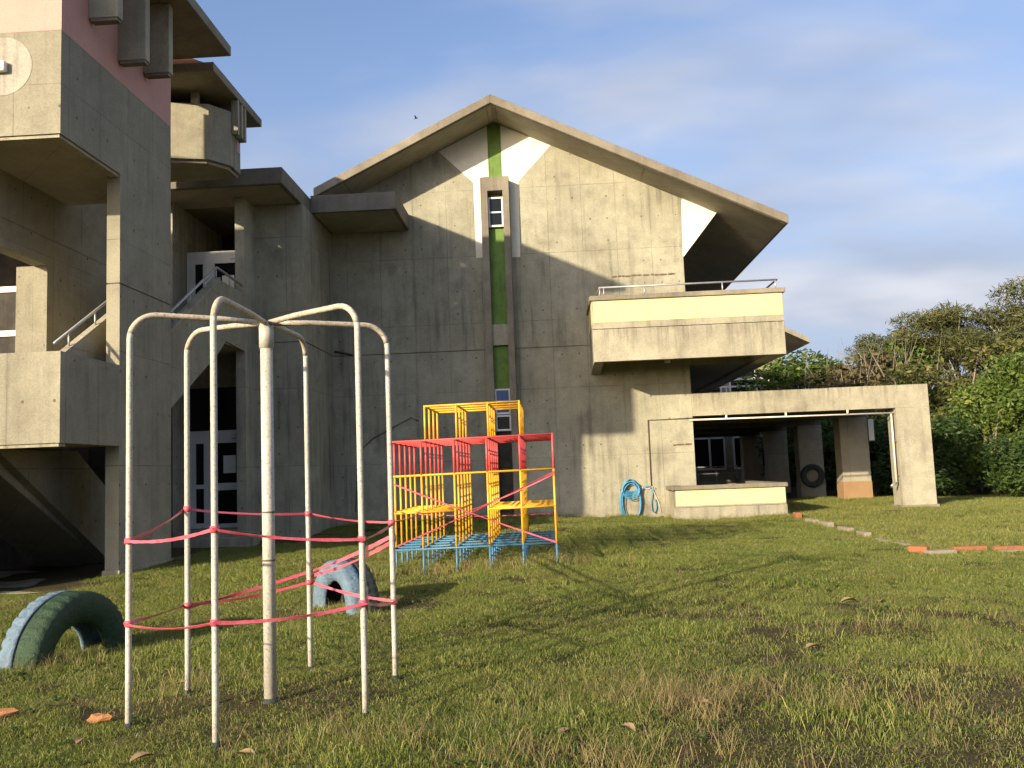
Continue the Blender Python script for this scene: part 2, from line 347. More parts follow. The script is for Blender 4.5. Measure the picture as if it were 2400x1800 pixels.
# ------------------------------------------------------------------ GABLE BUILDING
D = 23.8
gb = thing('gable_building', 'concrete school building with pitched roof, white and green gable paint and cream balcony', 'building', (-1.25, D, 0.3))
SL = 0.484; RX = -1.25; RZ = 11.10
def soff(x): return RZ - SL * abs(x - RX)
G().prism([(-5.9, -0.6), (3.71, -0.6), (3.71, 4.775), (-5.9, 4.775)], D, D + 0.3, 'y').build('wall', M['conc'], gb)
G().prism([(-5.9, 4.80), (3.71, 4.80), (3.71, 7.06), (4.67, soff(4.67) - .006), (RX, RZ - .006), (-5.9, soff(-5.9) - .006)], D, D + 0.3, 'y').build('wall', M['conc'], gb)
box('wall_joint', M['conc_dark'], gb, -5.9, 3.70, D + 0.025, D + 0.29, 4.775, 4.80)
# plinth line at the foot of the wall
box('plinth', M['conc_plain'], gb, -5.8, 3.70, D - 0.02, D - 0.002, -0.6, 0.52)
# side and rear walls and windows, deep shade put into the near-black colour
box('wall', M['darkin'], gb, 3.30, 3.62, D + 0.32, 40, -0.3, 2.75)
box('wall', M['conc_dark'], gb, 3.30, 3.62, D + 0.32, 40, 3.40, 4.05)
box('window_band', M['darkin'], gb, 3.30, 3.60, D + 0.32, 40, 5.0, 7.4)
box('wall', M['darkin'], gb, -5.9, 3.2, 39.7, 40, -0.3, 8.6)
for y in (24.35, 26.4, 29.0, 31.6): box('window_frame', M['alu_grey'], gb, 3.601, 3.66, y, y + 0.09, 4.95, 7.3)
# roof: two folded slabs
TH = 0.235
Y0 = D - 1.3
for xe in (-5.95, 6.2):
    G().prism([(RX, RZ), (xe, soff(xe)), (xe, soff(xe) + TH), (RX, RZ + TH)], Y0, 42, 'y').build('roof_slab', M['conc_roof'], gb, 0.012)
    e_ = xe - (0.06 if xe > 0 else -0.06)
    G().prism([(RX, RZ - .0035), (e_, soff(e_) - .0035), (e_, soff(e_) - .0005), (RX, RZ - .0005)], Y0 + .12, 41.9, 'y').build('roof_soffit', M['conc_soffit'], gb)  # thin lighter underside, bounce light put into its colour
    # drip lip along the soffit front edge
    d = 0.10
    G().prism([(RX + (0.02 if xe > 0 else -0.02), RZ - .012), (xe - (0.25 if xe > 0 else -0.25), soff(xe - (0.25 if xe > 0 else -0.25)) - .012),
               (xe - (0.25 if xe > 0 else -0.25), soff(xe - (0.25 if xe > 0 else -0.25)) - 0.001), (RX + (0.02 if xe > 0 else -0.02), RZ - 0.001)], Y0 + .06, Y0 + .10, 'y').build('drip_edge', M['conc_dark'], gb)
# painted fields
def panel(name, mat, pts, d=0.004, y=D): return G().prism(pts, y - d, y - 0.0005, 'y').build(name, mat, gb)
panel('white_paint', M['white'], [(-2.79, soff(-2.79) - .02), (-1.87, 9.41), (-1.86, 7.31), (-1.64, 7.31), (-1.64, 9.55), (-1.44, 9.56), (-1.44, soff(-1.44) - .02)])
panel('white_paint', M['white'], [(0.28, soff(.28) - .02), (-0.62, 9.39), (-0.66, 7.28), (-0.885, 7.28), (-0.885, 9.55), (-1.07, 9.56), (-1.07, soff(-1.07) - .02)])
panel('green_paint', M['green'], [(-1.437, 9.53), (-1.073, 9.53), (-1.073, soff(-1.073) - .02), (-1.25, RZ - .02), (-1.437, soff(-1.437) - .02)])
panel('white_paint', M['white'], [(3.77, 8.69), (4.655, soff(4.655) - .025), (3.73, 7.08), (3.70, 7.08), (3.745, 8.60)])
# slit pilaster
PY = D - 0.36; pa, pb_, sa, sb_ = -1.66, -0.895, -1.475, -1.065
pil = G().box(pa, sa, PY, D - .0005, 0.2, 9.05).box(sb_, pb_, PY, D - .0005, 0.2, 9.05).box(pa, pb_, PY, D - .0005, 9.05, 9.42)
pilo = pil.build('pilaster', M['conc_roof'], gb)
box('spandrel', M['conc_plain'], gb, sa, sb_, PY + 0.10, D - .001, 4.86, 5.42)
box('green_panel', M['green'], gb, sa, sb_, D - 0.14, D - .001, 5.42, 8.06)
box('green_panel', M['green'], gb, sa, sb_, D - 0.14, D - .001, 3.72, 4.84)
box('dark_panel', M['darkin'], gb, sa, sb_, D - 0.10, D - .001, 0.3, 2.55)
def slit_window(z0, z1, gl, bars):
    w = G(); y0, y1 = PY + .12, PY + .18
    w.box(sa + .005, sa + .045, y0, y1, z0, z1).box(sb_ - .045, sb_ - .005, y0, y1, z0, z1).box(sa + .045, sb_ - .045, y0, y1, z1 - .045, z1).box(sa + .045, sb_ - .045, y0, y1, z0, z0 + .05)
    for q in bars: w.box(sa + .045, sb_ - .045, y0, y1, q - .02, q + .02)
    wo = w.build('window', M['alu'], gb)
    box('pane', gl, wo, sa + .045, sb_ - .045, y0 + .03, y0 + .036, z0 + .04, z1 - .04)
slit_window(8.08, 8.90, M['glass'], [8.48])
slit_window(3.02, 3.70, M['glass_blue'], [3.36])
slit_window(2.58, 3.00, M['darkin'], [])
# upper balcony wrapping the right corner
def balc(name, mat, x0, x1, y0, y1, z0, z1, bv=0.0): return box(name, mat, gb, x0, x1, y0, y1, z0, z1, bv)
BY = 21.8
par = balc('balcony_wall', M['conc_balc'], 1.10, 5.74, BY, BY + .16, 4.09, 4.89, .008)
balc('balcony_wall', M['conc_plain'], 1.10, 5.74, BY + .004, BY + .156, 4.905, 5.60)
balc('balcony_wall', M['conc_plain'], 1.10, 1.26, BY + .16, D - .001, 4.30, 5.60)
balc('balcony_wall', M['conc_plain'], 5.58, 5.74, BY + .16, 38, 4.09, 5.60)
balc('coping', M['conc_roof'], 1.05, 5.80, BY - .05, BY + .22, 5.602, 5.72, .01)
balc('coping', M['conc_roof'], 1.05, 1.31, BY + .22, D - .001, 5.602, 5.715)
balc('coping', M['conc_roof'], 5.53, 5.80, BY + .22, 38, 5.602, 5.715)
balc('cream_paint', M['cream'], 1.13, 5.72, BY - .003, BY + .0035, 5.06, 5.585)
balc('cream_paint', M['cream'], 1.094, 1.0995, BY + .03, D - .05, 5.06, 5.585)
balc('balcony_floor', M['conc_soffit'], 1.27, 5.57, BY + .17, D - .001, 4.30, 4.45)
balc('balcony_floor', M['conc_soffit'], 3.65, 5.57, D + .002, 38, 4.16, 4.45)
G().prism([(BY + .16, 4.09), (BY + .30, 4.09), (D - .001, 3.99), (D - .001, 4.295), (BY + .16, 4.295)], 1.10, 1.34, 'x').build('balcony_beam', M['conc_plain'], gb)
G().prism([(BY + .161, 4.095), (BY + .30, 4.095), (38, 4.095), (38, 4.295), (BY + .161, 4.295)], 5.30, 5.575, 'x').build('balcony_beam', M['conc_soffit'], gb)
# balcony handrail
rl = G().tube([(1.30, D - .1, 5.95), (1.30, 21.93, 5.95), (5.66, 21.93, 5.95), (5.66, 37.5, 5.95)], 0.024, 8)
rail = rl.build('handrail', M['steel'], gb)
for x in (1.32, 1.42, 2.42, 4.33, 5.62): G().tube([(x, 21.93, 5.70), (x, 21.93, 5.94)], .018, 8).build('rail_post', M['steel'], gb)
for y in (23.3, 24.8, 26.3, 27.8): G().tube([(5.66, y, 5.70), (5.66, y, 5.94)], .018, 8).build('rail_post', M['steel'], gb)
# spalled strips with bare rusty rebar
for (x0, x1, z) in ((1.78, 3.50, 6.62), (3.16, 3.70, 2.05)):
    g = G(); x = x0
    while x < x1 - .04:
        l = min(random.uniform(.08, .26), x1 - x); zz = z + random.uniform(-.012, .012)
        g.prism([(x, zz - .02), (x + l*.5, zz - .03), (x + l, zz - .018), (x + l, zz + .016), (x + l*.4, zz + .026), (x, zz + .014)], D - .006, D - .001, 'y'); x += l + random.uniform(0, .03)
    g.build('rebar_scar', M['rust'], gb)
# cables and water pipe on the wall
G().tube([(2.53, D - .03, 1.0), (2.53, D - .03, 2.72), (3.74, D - .03, 2.73)], .013, 6).build('conduit', M['rust'], gb)
G().tube([(-5.3, D - .02, .6), (-5.2, D - .02, 1.7), (-5.08, D - .02, 2.28), (-4.75, D - .02, 2.56), (-3.75, D - .02, 3.05), (-3.55, D - .02, 2.95)], .018, 6).build('cable', M['conc_dark'], gb)
G().tube([(-5.78, D - .02, 4.92), (-5.5, D - .02, 4.86), (-5.3, D - .03, 4.80)], .03, 6).build('cable', M['darkin'], gb)
G().tube([(3.1, 23.55, 4.285), (3.1, 23.55, 4.20)], .08, 12).build('ceiling_lamp', M['alu'], gb)
# low terrace parapet at the foot
box('terrace_wall', M['conc_plain'], gb, 2.98, 5.70, 22.60, 22.80, 0.46, 0.885)
box('terrace_wall', M['conc_plain'], gb, 2.94, 5.71, 22.56, 22.82, -0.4, 0.452)
box('terrace_wall', M['conc_plain'], gb, 2.98, 3.18, 22.82, D - .022, -0.4, 0.885)
box('terrace_wall', M['conc_plain'], gb, 5.50, 5.70, 22.82, 27.2, -0.3, 0.885)
box('coping', M['conc_roof'], gb, 2.90, 5.75, 22.53, 22.86, 0.887, 0.99, .008)
box('coping', M['conc_roof'], gb, 2.90, 3.22, 22.862, D - .022, 0.887, 0.985)
box('coping', M['conc_roof'], gb, 5.44, 5.75, 22.862, 27.2, 0.887, 0.985)
box('cream_paint', M['cream'], gb, 3.0, 5.685, 22.593, 22.5985, 0.50, 0.875)
box('terrace_floor', M['conc_soffit'], gb, 3.2, 5.49, 22.83, 27.2, -0.2, 0.16)

# ------------------------------------------------------------------ COVERED WALKWAY
cw = thing('covered_walkway', 'concrete portal walkway with a row of columns right of the gable building', 'walkway', (9.4, D, 0.2))
def frame(y, dep, first):
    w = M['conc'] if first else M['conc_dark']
    zb = -0.3
    box('column', M['conc_plain'] if first else M['conc_soffit'], cw, 8.98, 9.84, y, y + dep, zb, 2.78)
    if first:
        box('beam', M['conc_beam'], cw, 3.715, 9.84, y, y + .42, 2.783, 3.38)
        box('column_base', M['conc_roof'], cw, 8.93, 9.89, y - .03, y + dep + .03, -0.3, 0.26)
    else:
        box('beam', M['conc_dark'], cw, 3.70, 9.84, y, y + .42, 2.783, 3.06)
        box('column_base', M['soil_stain' if y < 30 else 'conc_soffit'], cw, 8.968, 9.852, y - .012, y + dep + .012, -0.3, 0.80)
for i, y in enumerate((D, 28.5, 33.3, 38.2, 43.0)): frame(y, .62, i == 0)
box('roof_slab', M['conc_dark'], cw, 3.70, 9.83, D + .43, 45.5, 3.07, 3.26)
yy = D + 1.4
while yy < 45:
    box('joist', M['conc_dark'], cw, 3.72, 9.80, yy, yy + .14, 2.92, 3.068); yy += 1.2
G().tube([(3.62, D - .05, 2.68), (9.02, D + .10, 2.66)], .022, 8).build('water_pipe', M['pvc'], cw)
G().tube([(8.90, D + .12, 2.68), (8.90, D + .12, 0.80)], .024, 8).build('water_pipe', M['pvc'], cw)
for x in (4.6, 6.15, 7.75): G().tube([(x, D + .03, 2.68), (x, D + .03, 2.782)], .03, 8).build('pipe_bracket', M['pvc'], cw)
for z in (1.0, 1.9): box('pipe_bracket', M['rust'], cw, 8.90, 8.985, D + .10, D + .14, z, z + .03)
tp = G().tube([(8.90, D + .12, 0.84), (8.80, D + .06, 0.80), (8.72, D + .02, 0.76)], .03, 8); tp.build('tap', M['steel'], cw)
box('sign_plate', M['alu'], cw, 9.86, 10.02, 28.45, 28.49, 2.05, 2.72)

# ------------------------------------------------------------------ STAIR CORE (between the two buildings)
co = thing('stair_core', 'shaded concrete stair block with flat canopies between the tower and gable building', 'building', (-7, 20.95, 0.1))
XR = -5.82; ZS = 8.17
box('wall', M['conc'], co, -7.0, XR, 20.95, D + .2, -0.4, 4.78)
box('wall', M['conc'], co, -7.0, XR, 20.95, D + .2, 4.805, ZS - .003)
box('wall_joint', M['conc_dark'], co, -6.98, XR - .02, 20.975, D + .18, 4.78, 4.805)
box('canopy', M['conc_dark'], co, -12, -5.84, 19.4, D + .1, ZS, 8.55, .01)
box('canopy', M['conc_dark'], co, -5.838, -3.67, 21.77, D - .001, ZS + .002, 8.62, .01)
box('canopy_soffit', M['conc_soffit'], co, -11.9, -5.95, 19.5, 20.9, ZS - .012, ZS - .001)
box('canopy_soffit', M['conc_soffit'], co, -5.75, -3.78, 21.87, D - .004, ZS - .010, ZS + .001)
box('pillar', M['conc'], co, -7.22, -7.002, 20.22, 21.3, -0.3, ZS - .014)
box('wall', M['conc'], co, -10, -8.72, 20.25, 23.6, -0.3, ZS - .014)
box('floor_slab', M['conc_soffit'], co, -8.715, -7.03, 18.75, 22.5, 4.52, 4.80)
box('wall', M['conc'], co, -8.715, -7.225, 21.18, 21.4, 3.79, 4.515)
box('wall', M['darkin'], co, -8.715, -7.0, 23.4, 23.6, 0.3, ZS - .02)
box('floor_slab', M['conc_plain'], co, -8.715, -7.225, 20.2, 23.4, -0.2, 0.44)
box('step', M['conc_plain'], co, -9.2, -6.7, 19.7, 20.2, -0.2, 0.28)
def door(z0, lit):
    zt = z0 + 2.30; y0, y1 = 21.02, 21.10
    d = G(); d.box(-8.70, -8.62, y0, y1, z0, zt).box(-7.32, -7.24, y0, y1, z0, zt).box(-8.62, -7.32, y0, y1, zt - .30, zt)
    d.box(-8.62, -8.50, y0, y1, z0, zt - .30).box(-8.30, -8.02, y0, y1, z0, zt - .30)
    d.box(-8.50, -8.30, y0, y1, z0, z0 + .12).box(-8.50, -8.30, y0, y1, z0 + .93, z0 + 1.03)
    d.box(-8.02, -7.32, y0, y1, z0, z0 + .10).box(-8.02, -7.32, y0, y1, z0 + .88, z0 + 1.05)
    do = d.build('door', M['alu'], co)
    box('pane', M['glass'], do, -8.50, -8.30, y0 + .04, y0 + .046, z0 + .1, zt - .28)
    box('pane', M['glass'], do, -8.02, -7.32, y0 + .04, y0 + .046, z0 + .1, zt - .28)
    box('notice_paper', M['paper'], do, -7.84, -7.54, y0 + .03, y0 + .036, z0 + 1.28, z0 + 1.70)
    G().box(-7.62, -7.36, y0 - .02, y0 - .002, zt - .22, zt - .19).build('door_closer', M['steel'], do)
door(0.45, False); door(4.81, True)
box('transom_pane', M['glass'], co, -8.66, -7.26, 21.06, 21.066, 2.76, 3.78)
# ------------------------------------------------------------------ LEFT TOWER BUILDING
lt = thing('tower_building', 'tall concrete stair tower with pink top band and overhanging boxes at left', 'building', (-7.5, 13.0, 0))
XL = -6.9
# upper box (grey band below, pink band above)
box('wall', M['conc_left'], lt, -16, XL, 12.20, 12.42, 6.61, 8.168)
box('wall', M['conc_left'], lt, XL - .2, XL, 12.421, 15.95, 6.61, 8.168)
box('pink_wall', M['pink'], lt, -16, XL + .002, 12.198, 12.42, 8.17, 9.96)
box('pink_wall', M['pink'], lt, XL - .2, XL + .002, 12.421, 15.95, 8.17, 9.96)
box('wall', M['conc_left'], lt, -8.6, XL - .201, 15.7, 15.95, 8.17, 9.96)  # hidden from view; left end lengthened to block a stray sun patch
box('drip_ledge', M['conc_plain'], lt, -16, XL - .03, 12.23, 12.43, 6.56, 6.608)
box('drip_ledge', M['conc_plain'], lt, XL - .17, XL - .03, 12.431, 14.0, 6.56, 6.608)
box('floor_slab', M['conc_soffit'], lt, -16, XL - .201, 12.45, 15.5, 6.62, 6.85)
# pier wall
box('pier', M['conc_left'], lt, XL - .22, XL, 14.0, 15.95, 4.80, 6.608)
box('pier', M['conc_left'], lt, XL - .22, XL, 14.0, 15.95, 0.20, 4.775)
box('pier_joint', M['conc_dark'], lt, XL - .20, XL - .02, 14.02, 15.93, 4.775, 4.80)
box('pier_foot', M['conc_plain'], lt, XL - .25, XL + .03, 13.97, 15.98, -0.5, 0.198)
# lower landing box
box('landing_wall', M['conc_left'], lt, -16, XL, 12.27, 12.47, 2.15, 3.45)
box('landing_wall', M['conc_left'], lt, XL - .2, XL, 12.471, 13.998, 2.15, 3.45)
box('drip_ledge', M['conc_plain'], lt, -16, XL - .03, 12.30, 12.47, 2.10, 2.148)
box('landing_slab', M['conc_soffit'], lt, -16, XL - .201, 12.471, 14.2, 2.16, 2.40)
# inner wall and window
box('wall', M['conc_left'], lt, -8.85, -8.6, 14.85, 17.9, 2.42, 5.36)
box('wall', M['conc_left'], lt, -8.85, -8.6, 12.5, 17.9, 5.362, 7.9)
box('wall', M['conc_left'], lt, -9.15, -8.852, 14.85, 15.1, 2.4, 5.36)
box('wall_joint', M['conc_dark'], lt, -8.601, -8.594, 12.6, 17.8, 5.83, 5.85)
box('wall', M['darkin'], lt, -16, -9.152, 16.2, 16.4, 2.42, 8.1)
box('wall', M['darkin'], lt, -10.4, -10.2, 13.5, 20, -0.3, 2.4)  # closes the gap to the sky, recess shade put into its colour
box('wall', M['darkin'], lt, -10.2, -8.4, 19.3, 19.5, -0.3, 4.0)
w = G(); w.box(-10.6, -9.16, 15.0, 15.06, 4.96, 5.06).box(-10.6, -9.16, 15.0, 15.06, 4.18, 4.28).box(-10.6, -9.16, 15.0, 15.06, 3.40, 3.52).box(-9.22, -9.16, 15.0, 15.06, 3.52, 4.96)
wo = w.build('window', M['alu'], lt); box('pane', M['darkin'], wo, -10.6, -9.22, 15.03, 15.036, 3.5, 5.0)
box('wall', M['soil_stain'], lt, -16, -9.16, 15.0, 15.15, 2.4, 3.39)
# stair flights: upper flight and its raked parapet, lower flight
def raked(name, mat, pts, x0, x1): return G().prism(pts, x0, x1, 'x').build(name, mat, lt)
raked('stair_parapet', M['conc_left'], [(15.97, 4.22), (18.63, 5.84), (20.2, 5.84), (20.2, 4.50), (18.98, 4.56), (18.48, 4.21), (15.97, 2.80)], -7.13, -6.99)
raked('parapet_cap', M['conc_plain'], [(15.97, 4.222), (18.63, 5.842), (18.63, 5.90), (15.97, 4.28)], -7.15, -6.97)
raked('stair_parapet', M['conc_soffit'], [(13.0, 3.42), (16.6, 5.52), (16.6, 4.1), (13.0, 2.42)], -7.52, -7.40)
G().tube([(-7.46, 13.1, 3.70), (-7.46, 16.5, 5.72)], .025, 8).build('handrail', M['steel'], lt)
for y in (13.5, 14.3, 15.1, 15.9): G().tube([(-7.46, y, 3.38 + (y - 13) * .583), (-7.46, y, 3.64 + (y - 13) * .594)], .016, 8).build('rail_post', M['steel'], lt)
raked('stair_flight', M['conc_soffit'], [(13.2, 2.42), (18.5, 4.75), (18.5, 4.45), (13.4, 2.17)], -8.58, -7.54)
raked('stair_parapet', M['conc_left'], [(12.9, 2.12), (15.15, 2.14), (18.0, 0.35), (18.0, -0.3), (17.1, -0.3)], -8.35, -8.2)
raked('stair_flight', M['conc_soffit'], [(12.95, 2.10), (17.6, -0.2), (17.0, -0.2), (12.95, 1.90)], -9.6, -8.36)
box('wall', M['conc_left'], lt, -16, -8.05, 12.50, 12.70, -0.3, 2.098)  # unseen, added below the landing box to keep sun out of the recess
G().tube([(-7.06, 16.0, 4.55), (-7.06, 18.63, 6.12), (-7.06, 20.2, 6.06)], .028, 8).build('handrail', M['steel'], lt)
for y in (16.4, 17.2, 18.0, 18.6, 19.4): G().tube([(-7.06, y, min(5.84, 4.26 + (y - 15.97) * .609)), (-7.06, y, min(6.08, 4.55 + (y - 16) * .597))], .018, 8).build('rail_post', M['steel'], lt)
box('paved_floor', M['conc_plain'], lt, -16, -7.0, 12.6, 16.1, -0.3, 0.06)
# roof slab with tiled top and hanging fins
box('roof_slab', M['conc_dark'], lt, -8.35, -6.08, 13.3, 16.9, 9.965, 10.17, .01)
box('roof_slab', M['conc_dark'], lt, -16, -8.352, 12.25, 12.40, 9.962, 10.25)  # unseen strip added to block a sun patch on the gable wall
for y, zb in ((12.95, 8.74), (13.89, 8.50), (14.80, 8.70)):
    f = box('fin', M['conc_plain'], lt, XL + .003, -6.43, y, y + .16, zb, 9.96, .006)
    box('fin_cap', M['conc_dark'], lt, XL + .03, -6.45, y + .015, y + .145, zb - .05, zb - .001)
# pale disc and lamp on the sunlit front
vs_ = [(-7.77 + .44 * math.cos(a), 7.66 + .44 * math.sin(a)) for a in np.linspace(0, 2 * math.pi, 41)[:-1]]
G().prism(vs_, 12.195, 12.1995, 'y').build('painted_disc', M['pale_disc'], lt)
box('lamp_box', M['alu'], lt, -7.95, -7.69, 12.10, 12.194, 7.56, 7.71, .01)
# pink back lantern tower behind
tw = thing('lantern_tower', 'small chamfered rooftop lantern with hip roof above the flat canopy', 'rooftop tower', (-7.5, 18.5, 8.55))
plan = [(-8.6, 17.9), (-7.75, 17.75), (-6.95, 17.95), (-6.64, 18.4), (-6.64, 18.98), (-8.6, 18.98)]
G().prism(plan, 8.27, 9.47, 'z').build('body', M['conc_plain'], tw)
G().prism([(x * .99 - .14, y * .99 + .24) for x, y in plan], 8.20, 8.268, 'z').build('body_foot', M['conc_soffit'], tw)
G().prism([(-8.5, 18.2), (-7.3, 18.2), (-7.0, 18.6), (-7.0, 18.96), (-8.5, 18.96)], 9.472, 9.74, 'z').build('dark_window_core', M['darkin'], tw)  # dark fill behind the window openings
for (x, y) in ((-8.35, 17.86), (-7.92, 17.80), (-7.25, 17.92)): box('post', M['conc_plain'], tw, x - .07, x + .07, y, y + .14, 9.472, 9.74)
for y in (18.42, 18.66, 18.86): box('fin', M['conc_plain'], tw, -6.635, -6.49, y, y + .10, 8.98, 9.74)
box('pink_patch', M['pink'], tw, -6.639, -6.634, 18.76, 18.95, 8.72, 8.97)
box('roof_slab', M['conc_roof'], tw, -10.5, -6.48, 17.0, 20.0, 9.745, 9.93, .01)
G().prism([(-10.5, 9.932), (-6.6, 9.932), (-7.6, 10.35), (-10.5, 10.35)], 17.12, 19.9, 'y').build('roof_tiles', M['tile'], tw)

# ------------------------------------------------------------------ FAR BUILDING
fb = thing('far_building', 'pale school wing with railings far behind the walkway', 'building', (8, 47, 0))
box('wall', M['conc_left'], fb, 2, 12.2, 47, 58, -0.2, 6.9)
for xa, xb in ((4.6, 6.3), (6.6, 8.9), (9.3, 11.4)):
    for z0, z1 in ((1.3, 3.3), (4.9, 6.3)):
        w = G(); xm = (xa + xb) / 2 + .35
        w.box(xa, xb, 46.90, 46.98, z1 - .5, z1 - .38).box(xm - .05, xm + .05, 46.90, 46.98, z0, z1).box(xa, xb, 46.9, 46.98, z0 - .1, z0).box(xa, xa + .08, 46.9, 46.98, z0, z1).box(xb - .08, xb, 46.9, 46.98, z0, z1)
        wo = w.build('window', M['alu'], fb); box('pane', M['glass'], wo, xa + .08, xb - .08, 46.94, 46.95, z0, z1)
box('balcony_slab', M['conc_plain'], fb, 3, 12.6, 45.8, 46.88, 4.2, 4.5)
r_ = G().box(3, 12.6, 45.82, 45.88, 5.35, 5.43)
for k in range(9): r_.box(3 + k*1.18, 3.06 + k*1.18, 45.82, 45.88, 4.502, 5.349)
r_.build('balcony_railing', M['alu'], fb)
r2 = G().box(5, 9.0, 44.6, 44.64, 1.35, 1.40).box(5, 9.0, 44.6, 44.64, 1.02, 1.06).box(5, 9.0, 44.6, 44.64, .60, .64)
for k in range(5): r2.box(5.0 + k*.98, 5.05 + k*.98, 44.641, 44.68, .0, 1.40)
r2.build('garden_railing', M['alu_grey'], fb)
for s in (-1, 1): G().prism([(6.3, 11.0), (6.3 + s*6.9, 11.0 - 6.9*.52), (6.3 + s*6.9, 11.25 - 6.9*.52), (6.3, 11.25)], 45.5, 58, 'y').build('roof_slab', M['conc_roof'], fb)

# ------------------------------------------------------------------ POLE CAROUSEL
cx_, cy_ = -2.0, 6.22; HT = 2.64; g0 = gz(cx_, cy_)
pc = thing('climbing_pole_frame', 'cream six legged metal climbing frame with bent poles around a thick centre post', 'climbing frame', (cx_, cy_, g0))
feet = {'a': (-2.767, 5.754), 'b': (-2.717, 6.562), 'c': (-2.019, 5.272), 'd': (-1.98, 7.16), 'e': (-1.242, 5.735), 'f': (-1.224, 6.698)}
for k, (fx, fy) in feet.items():
    v = Vector((fx - cx_, fy - cy_, 0)); L = v.length; v.normalize(); rad = .17
    pts = [(fx, fy, gz(fx, fy) - .10)]; tz = HT
    for q in range(7): pts.append((fx, fy, gz(fx, fy) + (q + 1) * (tz - rad - .0) / 7.2))
    for q in range(8):
        a = q / 7 * math.pi / 2; e = L - rad * (1 - math.cos(a)); 
        pts.append((cx_ + v.x * e, cy_ + v.y * e, tz - rad + rad * math.sin(a)))
    nl = len(pts)
    G().tube(pts[:nl-6], .0200, 12).build('leg', M['pole'], pc)
    arm = pts[nl-7:] + [(cx_ + v.x * .3, cy_ + v.y * .3, tz - .005), (cx_ + v.x * .04, cy_ + v.y * .04, tz - .02)]
    G().tube(arm, .0201, 12).build('arm', M['pole_rust'], pc)
    G().tube([(fx, fy, gz(fx, fy) - .12), (fx, fy, gz(fx, fy) + .035)], .0235, 12).build('foot_sleeve', M['rubber'], pc)
G().tube([(cx_, cy_, g0 - .15), (cx_, cy_, 2.60)], .043, 16).build('centre_post', M['pole'], pc)
G().tube([(cx_, cy_, 2.44), (cx_, cy_, 2.63)], .051, 16).build('hub', M['pole'], pc)
G().tube([(cx_, cy_, g0 - .1), (cx_, cy_, g0 + .03)], .049, 16).build('foot_sleeve', M['rubber'], pc)
for z in (0.95, 1.28): G().tube([(cx_, cy_, z), (cx_, cy_, z + .012)], .0445, 16).build('weld_ring', M['rust'], pc)
# barrier tape round the poles
def off(k, d=.028):
    fx, fy = feet[k]; v = Vector((fx - cx_, fy - cy_, 0)).normalized(); return fx + v.x * d, fy + v.y * d
def sag(p, q, s=.02, n=7):
    return [tuple(Vector(p).lerp(Vector(q), i / n) - Vector((0, 0, s * 4 * (i / n) * (1 - i / n)))) for i in range(n + 1)]
up = dict(a=1.15, b=1.32, c=1.23, d=1.23, e=1.11, f=1.16); lo = dict(a=.625, b=.62, c=.69, d=.69, e=.71, f=.58)
def loop(order, hs, name, label, h=.034):
    path = []
    P = [(*off(k), hs[k]) for k in order]
    for i in range(len(P)):
        path += sag(P[i], P[(i + 1) % len(P)], random.uniform(.004, .035))[:-1]
    path.append(path[0])
    return path
def wraps(g, hs):
    for k, (fx, fy) in feet.items():
        g.tube([(fx, fy, hs[k] - .02), (fx, fy, hs[k] + .02)], .0265, 12)
t1_ = thing('barrier_tape', 'pink barrier tape strung at chest height around the bent poles', 'tape', (cx_, cy_, 1.2), 'pink barrier tapes')
G().strip(loop('acefdb', up, '', ''), .021).build('ribbon', M['tape'], t1_)
g = G(); wraps(g, up); g.build('knots', M['tape'], t1_)
t2_ = thing('barrier_tape', 'pink barrier tape strung at knee height around the bent poles', 'tape', (cx_, cy_, .65), 'pink barrier tapes')
G().strip(loop('acefdb', lo, '', ''), .023).build('ribbon', M['tape'], t2_)
g = G(); wraps(g, lo); g.build('knots', M['tape'], t2_)
fxo, fyo = feet['f']
t3_ = thing('barrier_tape', 'doubled pink tape rising from a low pole knot towards the coloured climbing cube', 'tape', (-2, 7.1, .7), 'pink barrier tapes')
dx_, dy_ = feet['d']; ax_, ay_ = feet['b']
G().strip(sag((ax_ - .02, ay_ + .03, .60), (dx_, dy_ + .03, .77), .01) + sag((dx_ + .01, dy_ + .03, .77), (fxo + .02, fyo + .03, 1.07), .015)[1:] + sag((fxo + .03, fyo + .03, 1.07), (-2.34, 12.6, 1.15), .03)[1:], .03).build('ribbon', M['tape'], t3_)
G().strip(sag((dx_ + .01, dy_ + .035, .735), (fxo + .02, fyo + .035, 1.03), .03) + sag((fxo + .03, fyo + .035, 1.02), (-2.34, 12.62, 1.06), .05)[1:], .03).build('ribbon', M['tape'], t3_)

# ------------------------------------------------------------------ JUNGLE GYM
jx, jy, cw_, cd_ = -2.345, 12.7, .4685, .482
jg = thing('jungle_gym', 'cube climbing frame of blue, yellow and red bars with smaller top block', 'climbing frame', (-1.2, 13.9, .16))
LV = [.47, .985, 1.505, 1.995, 2.52]; rb = .0165
def jp(i, k, z): return (jx + i * cw_ + .0, jy + k * cd_, z + .006 * i - .01)
for i in range(6):
    for k in range(6):
        p = lambda z: jp(i, k, z); gzz = gz(*jp(i, k, 0)[:2]) - .15
        G().tube([(p(0)[0], p(0)[1], gzz), p(LV[0])], rb, 8).build('post', M['blu'], jg)
        G().tube([p(LV[0]), p(LV[2])], rb, 8).build('post', M['yel'], jg)
        G().tube([p(LV[2]), p(LV[3] + .015)], rb, 8).build('post', M['red'], jg)
for i in range(1, 5):
    for k in range(1, 5): G().tube([jp(i, k, LV[3] + .02), jp(i, k, LV[4] + .015)], rb, 8).build('post', M['yel'], jg)
r3 = rb * .92
